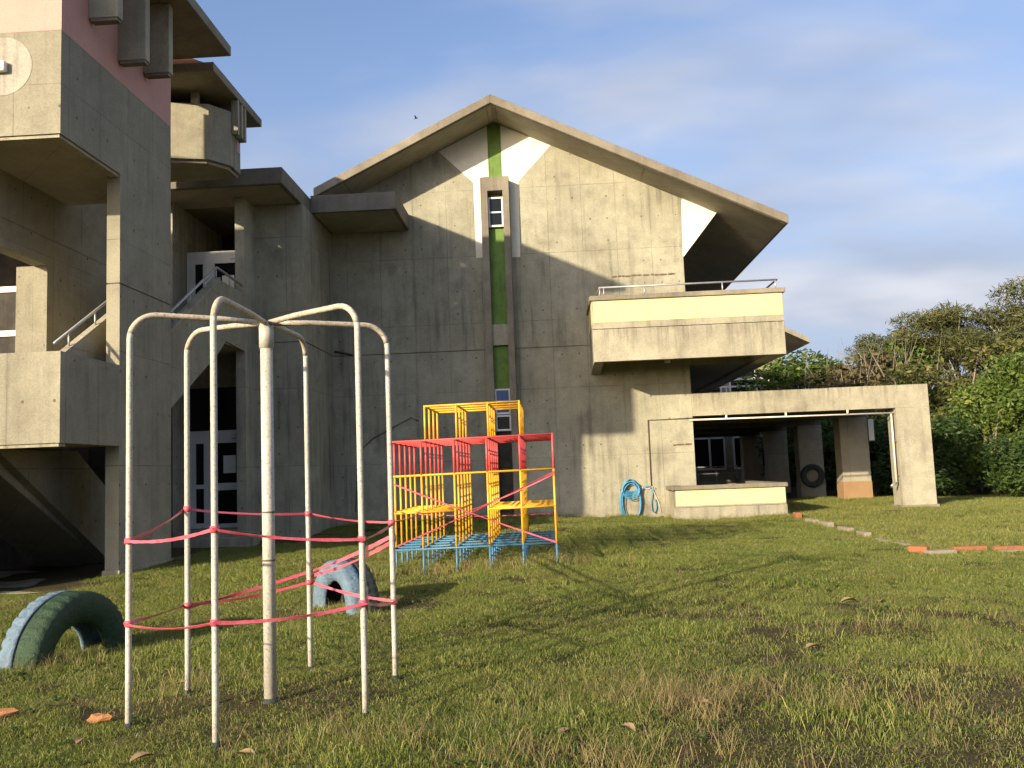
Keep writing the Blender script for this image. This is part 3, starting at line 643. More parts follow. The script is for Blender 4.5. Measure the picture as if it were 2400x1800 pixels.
for k in range(6):
    G().tube([jp(0, k, LV[0]), jp(5, k, LV[0])], r3, 8).build('bar', M['blu'], jg)
    G().tube([jp(0, k, LV[3]), jp(5, k, LV[3])], r3, 8).build('bar', M['red'], jg)
    G().tube([jp(0, k, LV[2]), jp(5, k, LV[2])], r3, 8).build('bar', M['yel'], jg)
    G().tube([jp(0, k, LV[1]), jp(2, k, LV[1])], r3, 8).build('bar', M['yel'], jg)
    G().tube([jp(3, k, LV[1]), jp(5, k, LV[1])], r3, 8).build('bar', M['yel'], jg)
for i in range(6):
    G().tube([jp(i, 0, LV[0]), jp(i, 5, LV[0])], r3, 8).build('bar', M['blu'], jg)
    G().tube([jp(i, 0, LV[3]), jp(i, 5, LV[3])], r3, 8).build('bar', M['red'], jg)
    G().tube([jp(i, 0, LV[2]), jp(i, 5, LV[2])], r3, 8).build('bar', M['yel'], jg)
    if i in (0, 1, 2, 3, 4, 5): G().tube([jp(i, 0, LV[1]), jp(i, 5, LV[1])], r3, 8).build('bar', M['yel'], jg)
for q in range(1, 5):
    G().tube([jp(1, q, LV[4]), jp(4, q, LV[4])], r3, 8).build('bar', M['yel'], jg)
    G().tube([jp(q, 1, LV[4]), jp(q, 4, LV[4])], r3, 8).build('bar', M['yel'], jg)
t4 = thing('barrier_tape', 'pink tape stretched diagonally across the front of the coloured climbing cube', 'tape', (-1.2, 12.66, 1), 'pink barrier tapes')
fy_ = jy - .024
G().strip(sag((jp(5, 0, 0)[0], fy_, 1.48), (jp(0, 0, 0)[0] + .1, fy_, .52), .02), .022).build('ribbon', M['tape'], t4)
G().strip(sag((jp(5, 0, 0)[0], fy_ - .006, 1.45), (jp(2, 0, 0)[0], fy_ - .006, .92), .03), .018).build('ribbon', M['tape'], t4)
t5 = thing('barrier_tape', 'pink tape crossing the front of the coloured climbing cube the other way', 'tape', (-1.2, 12.64, 1), 'pink barrier tapes')
G().strip(sag((jp(0, 0, 0)[0], fy_ - .012, 1.42), (jp(5, 0, 0)[0], fy_ - .012, .50), .02), .022).build('ribbon', M['tape'], t5)
t6 = thing('barrier_tape', 'pink tape running level around the lower part of the coloured climbing cube', 'tape', (-1.2, 13.9, .8), 'pink barrier tapes')
a0, a1 = jp(0, 0, 0), jp(5, 5, 0)
G().strip(sag((a0[0] - .02, a1[1] + .03, .86), (a1[0] + .03, a1[1] + .03, .80), .05) + sag((a1[0] + .03, a1[1] + .03, .80), (a1[0] + .03, a0[1] + .4, .78), .02)[1:], .024).build('ribbon', M['tape'], t6)
G().strip(sag((a0[0] - .03, a0[1], .88), (a0[0] - .03, a1[1], .84), .03), .024).build('ribbon', M['tape'], t6)

# ------------------------------------------------------------------ TYRES
def tyre(name, label, loc, rad, width, normal_ang, front, back, group, buried=True):
    """tyre standing upright; axis horizontal; front face looks along normal_ang (degrees, 0 = towards -Y, + = towards +X)"""
    th = thing(name, label, 'tyre', loc, group); th['_o'] = (0, 0, 0)
    ir = rad * .54; N = 108
    def prof(half):   # profile points (r, w) from the centre line of the tread to the bead of one side
        w = width / 2 * half
        return [(rad, w*.10), (rad, w*.30), (rad, w*.62), (rad*.985, w*.86), (rad*.955, w*.99), (rad*.90, w*1.06), (rad*.80, w*1.10), (rad*.68, w*1.02), (rad*.58, w*.86), (ir, w*.72), (ir*.985, w*.60), (ir*1.08, w*.56), (rad*.80, w*.80), (rad*.93, w*.7), (rad*.955, w*.10)]
    a = R(normal_ang); ax = Vector((math.sin(a), -math.cos(a), 0)); sd = Vector((math.cos(a), math.sin(a), 0))
    for half, mat in ((1, front), (-1, back)):
        pr = prof(half); vs = []; fs = []; n = len(pr)
        for i in range(N):
            an = 2 * math.pi * i / N; rv = sd * math.cos(an) + Vector((0, 0, 1)) * math.sin(an)
            lug = 0.968 if (i % 3 == 0) else 1.0
            for j, (r_, w_) in enumerate(pr):
                f = lug if j in (1, 2, 3, 4) else 1.0
                vs.append(rv * r_ * f + ax * w_)
        for i in range(N):
            k = (i + 1) % N
            for j in range(n):
                l = (j + 1) % n; fs.append((i*n+j, i*n+l, k*n+l, k*n+j))
        g = G(); g.add(vs, fs, True); g.build('painted_half', mat, th)
    # tread centre ring and grooves of bare rubber
    vs = []; fs = []; pr = [(rad*.965, -width*.06), (rad*.965, width*.06), (rad*.94, width*.06), (rad*.94, -width*.06)]
    for i in range(N):
        an = 2 * math.pi * i / N; rv = sd * math.cos(an) + Vector((0, 0, 1)) * math.sin(an)
        for (r_, w_) in pr: vs.append(rv * r_ + ax * w_)
    for i in range(N):
        k = (i + 1) % N
        for j in range(4): l = (j + 1) % 4; fs.append((i*4+j, i*4+l, k*4+l, k*4+j))
    g = G(); g.add(vs, fs, True); g.build('tread_groove', M['rubber'], th)
    th.location = loc; return th
tyre('half_buried_tyre', 'half buried truck tyre painted green with pale blue rim at left', (-4.63, 8.40, -.09), .63, .40, 76, M['ty_green'], M['ty_blue'], 'half buried play tyres')
tyre('half_buried_tyre', 'half buried truck tyre with pale blue face beside the coloured climbing cube', (-2.40, 10.15, .09), .51, .34, -50, M['ty_blue'], M['rubber'], 'half buried play tyres')
tyre('small_tyre', 'small black tyre leaning on a walkway column in the shade', (9.33, 33.05, .95), .42, .18, 0, M['rubber'], M['rubber'], None)

# ------------------------------------------------------------------ HOSE
hs = thing('garden_hose', 'coiled blue garden hose hanging on the sunlit wall beside the low parapet', 'hose', (2.0, D - .1, .2))
def oval(cx, cz, rx, rz, y, n=28, a0=0, a1=2*math.pi, wob=.0):
    return [(cx + (rx + random.uniform(-wob, wob)) * math.cos(a0 + (a1 - a0) * i / n), y + random.uniform(-.004, .004), cz + (rz + random.uniform(-wob, wob)) * math.sin(a0 + (a1 - a0) * i / n)) for i in range(n)]
for k in range(5):
    G().tube(oval(1.98 + random.uniform(-.02, .02), .60 + random.uniform(-.03, .03), .26 + random.uniform(-.03, .02), .60 - .03 * k, D - .06 - .018 * k), .013, 7, closed=True).build('coil', M['hose'], hs)
for k in range(6):
    G().tube(oval(1.99, 1.0 - .02 * k, .20 + .01 * (k % 3), .13 + .02 * k, D - .07 - .018 * k), .013, 7, closed=True).build('coil', M['hose'], hs)
G().tube([(2.22, D - .08, .80), (2.32, D - .07, .97), (2.46, D - .06, 1.0), (2.56, D - .06, .88), (2.50, D - .06, .60), (2.52, D - .06, .35), (2.60, D - .06, .28), (2.64, D - .06, .45), (2.60, D - .06, .66)], .013, 7).build('loose_end', M['hose'], hs)
G().tube([(2.25, D - .05, .98), (2.45, D - .04, .92), (2.55, D - .04, .98), (2.60, D - .04, .80), (2.70, D - .04, .55), (2.76, D - .04, .28)], .008, 6).build('cord', M['pvc'], hs)
pl = G().tube([(2.45, D - .16, .17), (2.62, D - .17, .16), (2.78, D - .16, .20), (2.80, D - .16, .20)], .018, 7)
tag(pl.build('iron_rod', M['rust'], None), 'short rusty rod lying at the wall foot beside the blue hose', 'rod')

# ------------------------------------------------------------------ BRICK EDGING OF THE TERRACE BED
ed = thing('bed_edging', 'row of orange bricks and pale kerb blocks edging the grass bed', 'edging', (5.7, 14.1, .05))
def blk(name, mat, x, y, l, w, h, rot, dz=0.0):
    z = gz(x, y) + dz; g = G(); c, s = math.cos(rot), math.sin(rot)
    pts = [(-l/2, -w/2), (l/2, -w/2), (l/2, w/2), (-l/2, w/2)]
    g.prism([(x + a*c - b_*s, y + a*s + b_*c) for a, b_ in pts], z - .08, z + h, 'z'); return g.build(name, mat, ed, .012)
blk('brick', M['brick'], 5.48, 14.05, .30, .12, .10, 2.3); blk('kerb_block', M['block'], 5.72, 13.88, .42, .22, .065, .1)
x = 6.0
for l in (.50, .48, .52, .46, .5, .5, .5, .5):
    blk('brick', M['brick'], x + l/2, 14.08 + random.uniform(-.02, .02), l, .12, .10 + random.uniform(-.015, .01), random.uniform(-.03, .03)); 
    blk('kerb_block', M['block'], x + l/2, 13.98, l * .9, .10, .04, 0); x += l + .10
for (y, l, mt, h) in ((15.2, .5, 'block', .02), (16.1, .5, 'block', .025), (17.0, .55, 'block', .05), (18.0, .6, 'block', .07), (19.3, .65, 'block', .07), (20.3, .6, 'block', .06), (21.5, .4, 'brick', .11)):
    blk('brick' if mt == 'brick' else 'kerb_block', M[mt], 5.68 + random.uniform(-.03, .03), y, l, .13, h + .03, math.pi/2 + random.uniform(-.05, .05))
# clay fragments and dead leaves on the lawn
def lump(name, mat, x, y, l, w, h, rot, label, cat, grp=None):
    z = gz(x, y) + .02; n = 9; vs = []
    for j, s in enumerate((.75, 1.0, .7)):
        for i in range(n):
            a = 2*math.pi*i/n; rr = s * (1 + .22*math.sin(3*a + j + x)); px, py = l/2*rr*math.cos(a), w/2*rr*math.sin(a)
            vs.append((x + px*math.cos(rot) - py*math.sin(rot), y + px*math.sin(rot) + py*math.cos(rot), z + h * (j / 2) + .01*math.sin(a*2+x)))
    fs = [tuple(range(n-1, -1, -1)), tuple(range(2*n, 3*n))] + [(j*n+i, j*n+(i+1) % n, (j+1)*n+(i+1) % n, (j+1)*n+i) for j in range(2) for i in range(n)]
    return tag(G().add(vs, fs).build(name, mat, None), label, cat, grp)
lump('clay_fragment', M['chip'], -3.80, 6.12, .20, .09, .035, .3, 'orange clay fragment in the grass at the left edge', 'fragment', 'clay fragments')
lump('clay_fragment', M['chip'], -3.0, 5.87, .17, .055, .04, .1, 'orange clay fragment in the grass beside the leftmost pole', 'fragment', 'clay fragments')
def leaf(x, y, s, rot, label, tilt=.4):
    z = gz(x, y) + .035; n = 7; vs = []
    for i in range(n):
        f = i / (n - 1); wd = math.sin(math.pi * min(1, f * .95 + .03)) ** .8 * .28 * s
        for sgn in (-1, 0, 1):
            px, py, pz = (f - .5) * s, sgn * wd, abs(sgn) * wd * .5 + math.sin(f * 3.0) * .18 * s * tilt
            vs.append((x + px*math.cos(rot) - py*math.sin(rot), y + px*math.sin(rot) + py*math.cos(rot), z + pz))
    fs = []
    for i in range(n-1):
        for k in range(2): fs.append((i*3+k, i*3+k+1, i*3+4+k, i*3+3+k))
    vs2 = [(a, b_, c - .002) for a, b_, c in vs]; o = len(vs); fs += [tuple(o + q for q in reversed(f)) for f in fs]
    return tag(G().add(vs + vs2, fs, True).build('dead_leaf', M['dryleaf'], None), label, 'leaf', 'dead leaves on the lawn')
for (x, y, s, r_, lb) in ((2.97, 9.53, .17, .2, 'curled pale dead leaf in the middle of the lawn at right'), (.86, 5.68, .10, 2.6, 'pale dead leaf on the lawn at bottom centre right'), (0, 5.17, .10, .5, 'tan dead leaf near the bottom edge in the middle'),
    (.35, 5.24, .13, 2.2, 'long brown dead leaf near the bottom edge right of the middle'), (2.0, 7.42, .13, .4, 'brown dead leaf above a pale twig on the right lawn'), (3.25, 9.45, .10, 1.2, 'small dead leaf just right of the curled pale leaf'),
    (-2.35, 5.05, .14, .9, 'dark curled dead leaf by the foot of the front pole'), (-1.75, 5.0, .12, 2.9, 'thin brown dead leaf right of the front pole'), (-2.92, 5.45, .10, 1.7, 'reddish dead leaf below the orange fragment'), (-2.9, 6.9, .09, .3, 'small pale dead leaf left of the rear pole')):
    leaf(x, y, s, r_, lb)
# bird in the sky
bd = thing('bird', 'tiny dark bird flying in the blue sky left of the gable', 'bird', (-5.7, 40, 18.0))
B = lambda x, y, z: (-5.7 + .5*x, 40 + .5*y, 18.0 + .5*z)
G().tube([B(-.20, 0, -.06), B(-.08, 0, 0), B(.08, 0, .03), B(.2, 0, .05)], [.006, .026, .028, .008], 8).build('body', M['bird'], bd)
for s_ in (-1, 1): G().add([B(-.06, 0, .01), B(.07, 0, .03), B(.02, s_*.22, .17), B(-.10, s_*.42, .13), B(-.06, 0, -.005), B(.07, 0, .015), B(.02, s_*.22, .16), B(-.10, s_*.42, .125)],
    [(0,1,2,3),(7,6,5,4),(0,4,5,1),(1,5,6,2),(2,6,7,3),(3,7,4,0)]).build('wing', M['bird'], bd)

# ------------------------------------------------------------------ TREES
def leaf_mat(name, c1, c2, c3, trans=0.35):
    m, nt, b, out = mat_new(name); t = NT(nt); pos = t.n('ShaderNodeNewGeometry').outputs['Position']
    at = t.n('ShaderNodeAttribute', attribute_name='tint').outputs['Fac']
    n = t.noise(pos, 0.9, 4, 0.6); col = t.mix(t.ramp(n, [(0.35, 0.0), (0.65, 1.0)]), c1, c2)
    col = t.mix(t.ramp(at, [(0.55, 0.0), (1.0, 0.9)]), col, c3); col = t.mix(1.0, col, t.ramp(at, [(0.0, 0.55), (0.6, 1.1), (1.0, 1.25)]), 'MULTIPLY')
    t.l(col, b.inputs['Base Color']); b.inputs['Roughness'].default_value = 0.55; b.inputs['Specular IOR Level'].default_value = 0.3
    tr = t.n('ShaderNodeBsdfTranslucent'); t.l(col, tr.inputs['Color']); mx = t.n('ShaderNodeMixShader'); mx.inputs[0].default_value = trans
    t.l(b.outputs['BSDF'], mx.inputs[1]); t.l(tr.outputs[0], mx.inputs[2]); t.l(mx.outputs[0], out.inputs['Surface']); return m
M['leaf_a'] = leaf_mat('leaf_green', (0.075, 0.130, 0.022), (0.12, 0.18, 0.032), (0.23, 0.26, 0.06))
M['leaf_b'] = leaf_mat('leaf_olive', (0.085, 0.100, 0.024), (0.13, 0.135, 0.036), (0.21, 0.19, 0.06))
M['leaf_p'] = leaf_mat('pine_needles', (0.060, 0.075, 0.022), (0.090, 0.095, 0.030), (0.15, 0.13, 0.05), .15)
M['leaf_d'] = leaf_mat('dry_brown_foliage', (0.115, 0.078, 0.036), (0.10, 0.095, 0.032), (0.17, 0.135, 0.06))
M['leaf_k'] = leaf_mat('leaf_dark', (0.038, 0.075, 0.018), (0.060, 0.105, 0.022), (0.11, 0.16, 0.04))
M['bark'] = paint('grey_bark', (0.27, 0.225, 0.17), 0.5, 0.95, dirt=(0.10, 0.08, 0.06), scale=5)

def crown_mesh(name, clumps, per, size, flat, mat, seed, needle=False):
    rg = np.random.default_rng(seed); V = []; T = []
    for (cx, cy, cz, r_) in clumps:
        n = int(per * (r_ ** 2)); 
        d = rg.normal(size=(n, 3)); d /= np.linalg.norm(d, axis=1)[:, None]
        rr = r_ * (0.55 + 0.5 * rg.random(n) ** 0.6) * (1 + 0.22*np.sin(d[:, 0]*5 + cx) * np.sin(d[:, 1]*4 + cy))
        c = np.stack([cx + d[:, 0]*rr, cy + d[:, 1]*rr, cz + d[:, 2]*rr*flat], 1)
        u = rg.normal(size=(n, 3)); u[:, 2] = u[:, 2]*.6 + (0.5 if needle else -0.15); u /= np.linalg.norm(u, axis=1)[:, None]
        w = np.cross(u, d + rg.normal(size=(n, 3))*.5); w /= (np.linalg.norm(w, axis=1)[:, None] + 1e-6)
        L = size * (0.6 + 0.8*rg.random(n))[:, None]; W = L * (0.13 if needle else 0.42)
        V.append(np.stack([c - u*L*.5, c + w*W*.5, c + u*L*.5, c - w*W*.5], 1))
        base = rg.random() * .35; T.append(np.repeat(np.clip(base + rg.random(n)*.65, 0, 1), 4))
    V = np.concatenate(V).reshape(-1, 3); T = np.concatenate(T); nq = len(V)//4
    me = bpy.data.meshes.new(name); me.vertices.add(len(V)); me.vertices.foreach_set('co', V.ravel())
    me.loops.add(nq*4); me.loops.foreach_set('vertex_index', np.arange(nq*4)); me.polygons.add(nq)
    me.polygons.foreach_set('loop_start', np.arange(nq)*4); me.polygons.foreach_set('loop_total', np.full(nq, 4)); me.update()
    a = me.attributes.new('tint', 'FLOAT', 'POINT'); a.data.foreach_set('value', T.astype(np.float32)); me.materials.append(mat); me.validate(); return me

def tree_proto(kind, seed):
    rnd = random.Random(seed); H = 1.0; g = G(); clumps = []
    if kind == 'pine':     # 8 m tall umbrella crown on a bare branching trunk
        tp = (rnd.uniform(-.3, .3), rnd.uniform(-.3, .3), 4.2); g.tube([(0, 0, -.3), (tp[0]*.4, tp[1]*.6, 2), tp], [.22, .17, .13], 8)
        for i in range(11):
            a = i * 2.4 + rnd.uniform(-.4, .4); l = rnd.uniform(.7, 2.8); zt = 5.2 + rnd.uniform(0, 2.4) * (1 - l/4)
            s = (tp[0], tp[1], tp[2] - rnd.uniform(0, 1.2)); e = (tp[0] + l*math.cos(a), tp[1] + l*math.sin(a), zt)
            mdl = tuple((s[q] + e[q]) / 2 + (0, 0, -.15)[q] for q in range(3)); g.tube([s, mdl, e], [.09, .06, .025], 6)
            for k in range(3):
                e2 = (e[0] + rnd.uniform(-.7, .7), e[1] + rnd.uniform(-.7, .7), e[2] + rnd.uniform(.1, .5)); g.tube([mdl, e2], [.04, .015], 5); clumps.append((*e2, rnd.uniform(.55, .85)))
        cm = crown_mesh('crown', clumps, 560, .30, .58, M['leaf_p'], seed, True)
    elif kind == 'dry':
        for i in range(16):
            a = rnd.uniform(0, 6.28); l = rnd.uniform(.3, 1.9); e = (l*math.cos(a), l*math.sin(a), rnd.uniform(2.6, 5.4)); g.tube([(l*.2*math.cos(a), l*.2*math.sin(a), -.2), (e[0]*.6, e[1]*.6, e[2]*.6), e], [.04, .022, .006], 5)
            clumps.append((e[0]*.85, e[1]*.85, e[2]*.78, rnd.uniform(.6, 1.0)))
        for i in range(14): clumps.append((rnd.uniform(-1.6, 1.6), rnd.uniform(-1.6, 1.6), rnd.uniform(.5, 3.6), rnd.uniform(.6, .95)))
        for i in range(26):
            x, y = rnd.uniform(-1.6, 1.6), rnd.uniform(-1.6, 1.6); g.tube([(x, y, 2.8), (x + rnd.uniform(-.2, .2), y + rnd.uniform(-.2, .2), 4.2), (x + rnd.uniform(-.6, .6), y + rnd.uniform(-.5, .5), rnd.uniform(4.6, 5.9))], [.014, .010, .003], 4)
        cm = crown_mesh('crown', clumps, 330, .26, 1.0, M['leaf_d'], seed)
    else:
        mat, nl, sp, hh = {'broad': (M['leaf_a'], 12, 1.9, 5.6), 'olive': (M['leaf_b'], 13, 2.0, 6.0), 'bush': (M['leaf_k'], 12, 1.7, 3.6)}[kind]
        tz = hh * .38; g.tube([(0, 0, -.3), (.05, .08, tz*.5), (0, .1, tz)], [.17, .13, .10], 8)
        for i in range(nl):
            a = i * 2.4 + rnd.uniform(-.3, .3); l = rnd.uniform(.4, sp); zt = tz + rnd.uniform(.1, 1.0) * (hh - tz) * (1.05 - .35*l/sp)
            e = (l*math.cos(a), l*math.sin(a), zt); s = (0, .1, tz * rnd.uniform(.5, 1)); g.tube([s, tuple((s[q]+e[q])/2 + (0, 0, .15)[q] for q in range(3)), e], [.075, .045, .015], 6)
            clumps.append((*e, rnd.uniform(.6, .95)))
            clumps.append((e[0]*1.05 + rnd.uniform(-.5, .5), e[1]*1.05 + rnd.uniform(-.5, .5), e[2] + rnd.uniform(-.5, .6), rnd.uniform(.4, .7)))
        for i in range(9): a = rnd.uniform(0, 6.28); l = rnd.uniform(.8, sp); clumps.append((l*math.cos(a), l*math.sin(a), rnd.uniform(.5, tz*1.2), rnd.uniform(.55, .9)))
        clumps.append((0, 0, hh*.62, 1.1))
        cm = crown_mesh('crown', clumps, 420, .22, .85, mat, seed)
    tr = g.build('trunk', M['bark'], None); tm = tr.data; bpy.data.objects.remove(tr); return cm, tm
PROTO = {k: [tree_proto(k, s) for s in ss] for k, ss in dict(pine=(1, 2, 3), dry=(4, 5), broad=(6, 7, 8), olive=(9, 10), bush=(12, 13)).items()}
NAMES = dict(pine='pine_tree', dry='dry_shrub', broad='broadleaf_tree', olive='olive_green_tree', bush='dark_bush')
BASEH = dict(pine=7.8, dry=5.6, broad=6.3, olive=6.7, bush=4.2)
cnt = {}
def tree(kind, x, y, h, wid, label, group='trees behind the walkway'):
    i = cnt.get(kind, 0); cnt[kind] = i + 1; cm, tm = PROTO[kind][i % len(PROTO[kind])]
    o = thing(NAMES[kind], label, 'shrub' if kind in ('dry', 'bush') else 'tree', (x, y, gz(x, y)), group)
    s = h / BASEH[kind]; o.scale = (s * wid, s * wid, s); o.rotation_euler = (0, 0, i * 1.9 + x)
    for nm, d in (('crown', cm), ('trunk', tm)):
        c = bpy.data.objects.new(nm, d); COL.objects.link(c); c.parent = o
tree('broad', 12.3, 44.0, 7.4, 1.05, 'leafy green tree rising over the walkway roof just right of the balcony')
tree('olive', 14.0, 46.5, 7.0, 1.0, 'yellowish green tree behind the walkway between balcony and brown shrubs')
tree('dry', 13.6, 41, 6.4, 1.25, 'brown dry shrub with bare twigs above the walkway beam, left one')
tree('dry', 15.2, 42.5, 6.7, 1.25, 'reddish brown dry shrub above the right end of the walkway beam')
tree('olive', 15.6, 45, 7.6, 1.0, 'olive tree with feathery top behind the brown shrubs')
tree('broad', 17.2, 46.5, 8.2, .9, 'green tree top standing left of the umbrella pines')
tree('pine', 18.9, 46.5, 8.7, 1.0, 'umbrella pine with flat crown, leftmost of the pines')
tree('pine', 21.0, 47, 9.0, 1.0, 'umbrella pine with flat crown, second pine from the left')
tree('pine', 22.6, 44.5, 8.4, .95, 'umbrella pine with pale forked branches, third pine from the left')
tree('pine', 24.6, 45, 10.0, 1.0, 'tallest umbrella pine at the right edge')
tree('pine', 27.5, 46, 10.0, 1.0, 'umbrella pine beyond the right edge')
tree('broad', 14.8, 31, 5.4, .85, 'bright green tree just right of the end pillar')
tree('broad', 16.6, 30.5, 5.6, .95, 'bright green tree at right, second from the pillar')
tree('olive', 13.6, 35, 5.7, .95, 'olive green tree peeping out right above the end pillar')
tree('olive', 16.2, 36, 6.3, 1.0, 'olive tree behind the bright green trees at right')
tree('broad', 18.4, 32.5, 6.2, 1.0, 'bright green tree at the right edge of the picture')
tree('olive', 19.5, 38, 7.0, 1.1, 'olive tree below the umbrella pines at right')
tree('broad', 21.5, 35, 6.5, 1.1, 'green tree beyond the right edge')
for (x, y, h, lb) in ((12.2, 30.0, 2.9, 'dark bush seen between end pillar and next column'), (14.1, 27.6, 2.4, 'low dark bush at the foot of the trees right of the pillar'), (16.3, 27.2, 2.5, 'low dark bush at the foot of the trees near the right edge'),
    (12.0, 34.5, 3.8, 'dark bush behind the second walkway column'), (11.6, 41.0, 3.8, 'dark bush behind the third walkway column'), (13.4, 38.5, 4.0, 'dark bush deep behind the walkway opening'), (18.6, 28.0, 2.8, 'low dark bush at the right edge'), (15.2, 33.5, 3.8, 'dark bush under the bright green trees')):
    tree('bush', x, y, h, 1.15, lb, 'dark bushes under the trees')

# ------------------------------------------------------------------ GRASS
def grass_mat(name, c1, c2, c3):
    m, nt, b, out = mat_new(name); t = NT(nt); pos = t.n('ShaderNodeNewGeometry').outputs['Position']
    n = t.noise(pos, 0.55, 4, 0.65); n2 = t.noise(pos, 3.2, 3, 0.6)
    at = t.n('ShaderNodeAttribute', attribute_name='blade').outputs['Fac']; ai = t.n('ShaderNodeAttribute', attribute_name='tint', attribute_type='INSTANCER').outputs['Fac']
    col = t.mix(t.ramp(n, [(0.38, 0.0), (0.62, 1.0)]), c1, c2)
    f = t.math('ADD', t.math('ADD', t.math('MULTIPLY', at, .62), t.math('MULTIPLY', n2, .45)), t.math('MULTIPLY', ai, .30))
    col = t.mix(t.ramp(f, [(0.58, 0.0), (1.0, 1.0)]), col, c3); col = t.mix(1.0, col, t.ramp(at, [(0.0, 0.72), (1.0, 1.18)]), 'MULTIPLY')
    t.l(col, b.inputs['Base Color']); b.inputs['Roughness'].default_value = 0.6; b.inputs['Specular IOR Level'].default_value = 0.25
    tr = t.n('ShaderNodeBsdfTranslucent'); t.l(col, tr.inputs['Color']); mx = t.n('ShaderNodeMixShader'); mx.inputs[0].default_value = 0.3
    t.l(b.outputs['BSDF'], mx.inputs[1]); t.l(tr.outputs[0], mx.inputs[2]); t.l(mx.outputs[0], out.inputs['Surface']); return m
M['grass'] = grass_mat('lawn_grass', (0.135, 0.196, 0.032), (0.205, 0.245, 0.048), (0.36, 0.325, 0.115))
M['grass_dry'] = grass_mat('dry_grass', (0.21, 0.17, 0.075), (0.26, 0.205, 0.095), (0.32, 0.25, 0.12))
M['weed'] = grass_mat('weed_leaf', (0.065, 0.115, 0.022), (0.085, 0.13, 0.028), (0.12, 0.14, 0.04))
protos = bpy.data.collections.new('grass_clumps')      # never linked to the scene: only instanced
def proto(i, vs, fs, tn, mat):
    me = bpy.data.meshes.new('clump'); me.from_pydata(vs, [], fs); me.materials.append(mat)
    a = me.attributes.new('blade', 'FLOAT', 'POINT'); a.data.foreach_set('value', np.array(tn, np.float32))
    protos.objects.link(bpy.data.objects.new('clump_%02d' % i, me))
def clump(i, n, hgt, spread, wid, mat, lean, seed, drop=0.0):
    rg = random.Random(seed); vs = []; fs = []; tn = []
    for k in range(n):
        a = rg.uniform(0, 6.28); r0 = spread * math.sqrt(rg.random()); x, y = r0*math.cos(a), r0*math.sin(a); tuft = .55 + .9 * abs(math.sin(x*31 + seed) * math.sin(y*27 + seed*2))
        h = hgt * rg.uniform(.45, 1.1) * tuft; la = rg.uniform(0, 6.28); ll = lean * h * rg.uniform(.2, 1.3); wa = rg.uniform(0, 3.14); w = wid * rg.uniform(.7, 1.2); wx, wy = w*math.cos(wa), w*math.sin(wa); b = len(vs)
        vs += [(x - wx, y - wy, -.015), (x + wx, y + wy, -.015), (x + ll*.4*math.cos(la) - wx*.8, y + ll*.4*math.sin(la) - wy*.8, h*.6), (x + ll*.4*math.cos(la) + wx*.8, y + ll*.4*math.sin(la) + wy*.8, h*.6), (x + ll*math.cos(la), y + ll*math.sin(la), h*(1 - .22*lean))]
        fs += [(b, b+1, b+3, b+2), (b+2, b+3, b+4)]; tn += [rg.random()] * 5
    proto(i, vs, fs, tn, mat)
for i in range(6): clump(i, 250, .038, .19, .0016, M['grass'], 1.7, 100 + i)          # turf patches
for i in range(2): clump(6 + i, 75, .034, .19, .0017, M['grass'], 1.5, 150 + i)       # thin worn turf
for i in range(2): clump(8 + i, 190, .066, .17, .0019, M['grass'], 1.3, 200 + i)       # longer turf
for i in range(2): clump(10 + i, 9, .22, .07, .0014, M['grass_dry'], 1.0, 400 + i)
clump(12, 18, .16, .08, .0022, M['grass'], .9, 500)
def weed(i, n, seed):       # low rosette of broad leaves
    rg = random.Random(seed); vs = []; fs = []
    for k in range(n):
        a = 6.283 * k / n + rg.uniform(-.3, .3); L = rg.uniform(.02, .045); w = L * .26; z0 = rg.uniform(.005, .025); c_, s_ = math.cos(a), math.sin(a); b = len(vs)
        for (f, ww, zz) in ((.05, .2, 0), (.45, 1, .02), (.8, .7, .022), (1.0, 0.05, .014)):
            for q in (-1, 1): vs.append((c_*L*f - s_*w*ww*q, s_*L*f + c_*w*ww*q, z0 + zz))
        fs += [(b + 2*j, b + 2*j + 1, b + 2*j + 3, b + 2*j + 2) for j in range(3)]
    proto(i, vs, fs, [rg.random() for _ in vs], M['weed'])
weed(13, 8, 600); weed(14, 10, 601)
def straw(i, n, seed):      # flattened dead stems
    rg = random.Random(seed); vs = []; fs = []
    for k in range(n):
        a = rg.uniform(0, 6.283); L = rg.uniform(.04, .14); x, y = rg.uniform(-.15, .15), rg.uniform(-.15, .15); c_, s_ = math.cos(a), math.sin(a); w = .0016; z0 = rg.uniform(.006, .035); z1 = rg.uniform(.006, .045); b = len(vs)
        vs += [(x - s_*w, y + c_*w, z0), (x + s_*w, y - c_*w, z0), (x + c_*L + s_*w, y + s_*L - c_*w, z1), (x + c_*L - s_*w, y + s_*L + c_*w, z1)]; fs.append((b, b+1, b+2, b+3))
    proto(i, vs, fs, [rg.random() for _ in vs], M['grass_dry'])
straw(15, 34, 700); straw(16, 26, 701)
def vnoise(x, y, s, seed):
    rg = np.random.default_rng(seed); tab = rg.random((64, 64)); fx, fy = x*s + 100, y*s + 100; ix, iy = np.floor(fx).astype(int), np.floor(fy).astype(int); u, v = fx-ix, fy-iy; u = u*u*(3-2*u); v = v*v*(3-2*v)
    g = lambda a, b: tab[a % 64, b % 64]
    return (g(ix, iy)*(1-u)+g(ix+1, iy)*u)*(1-v)+(g(ix, iy+1)*(1-u)+g(ix+1, iy+1)*u)*v
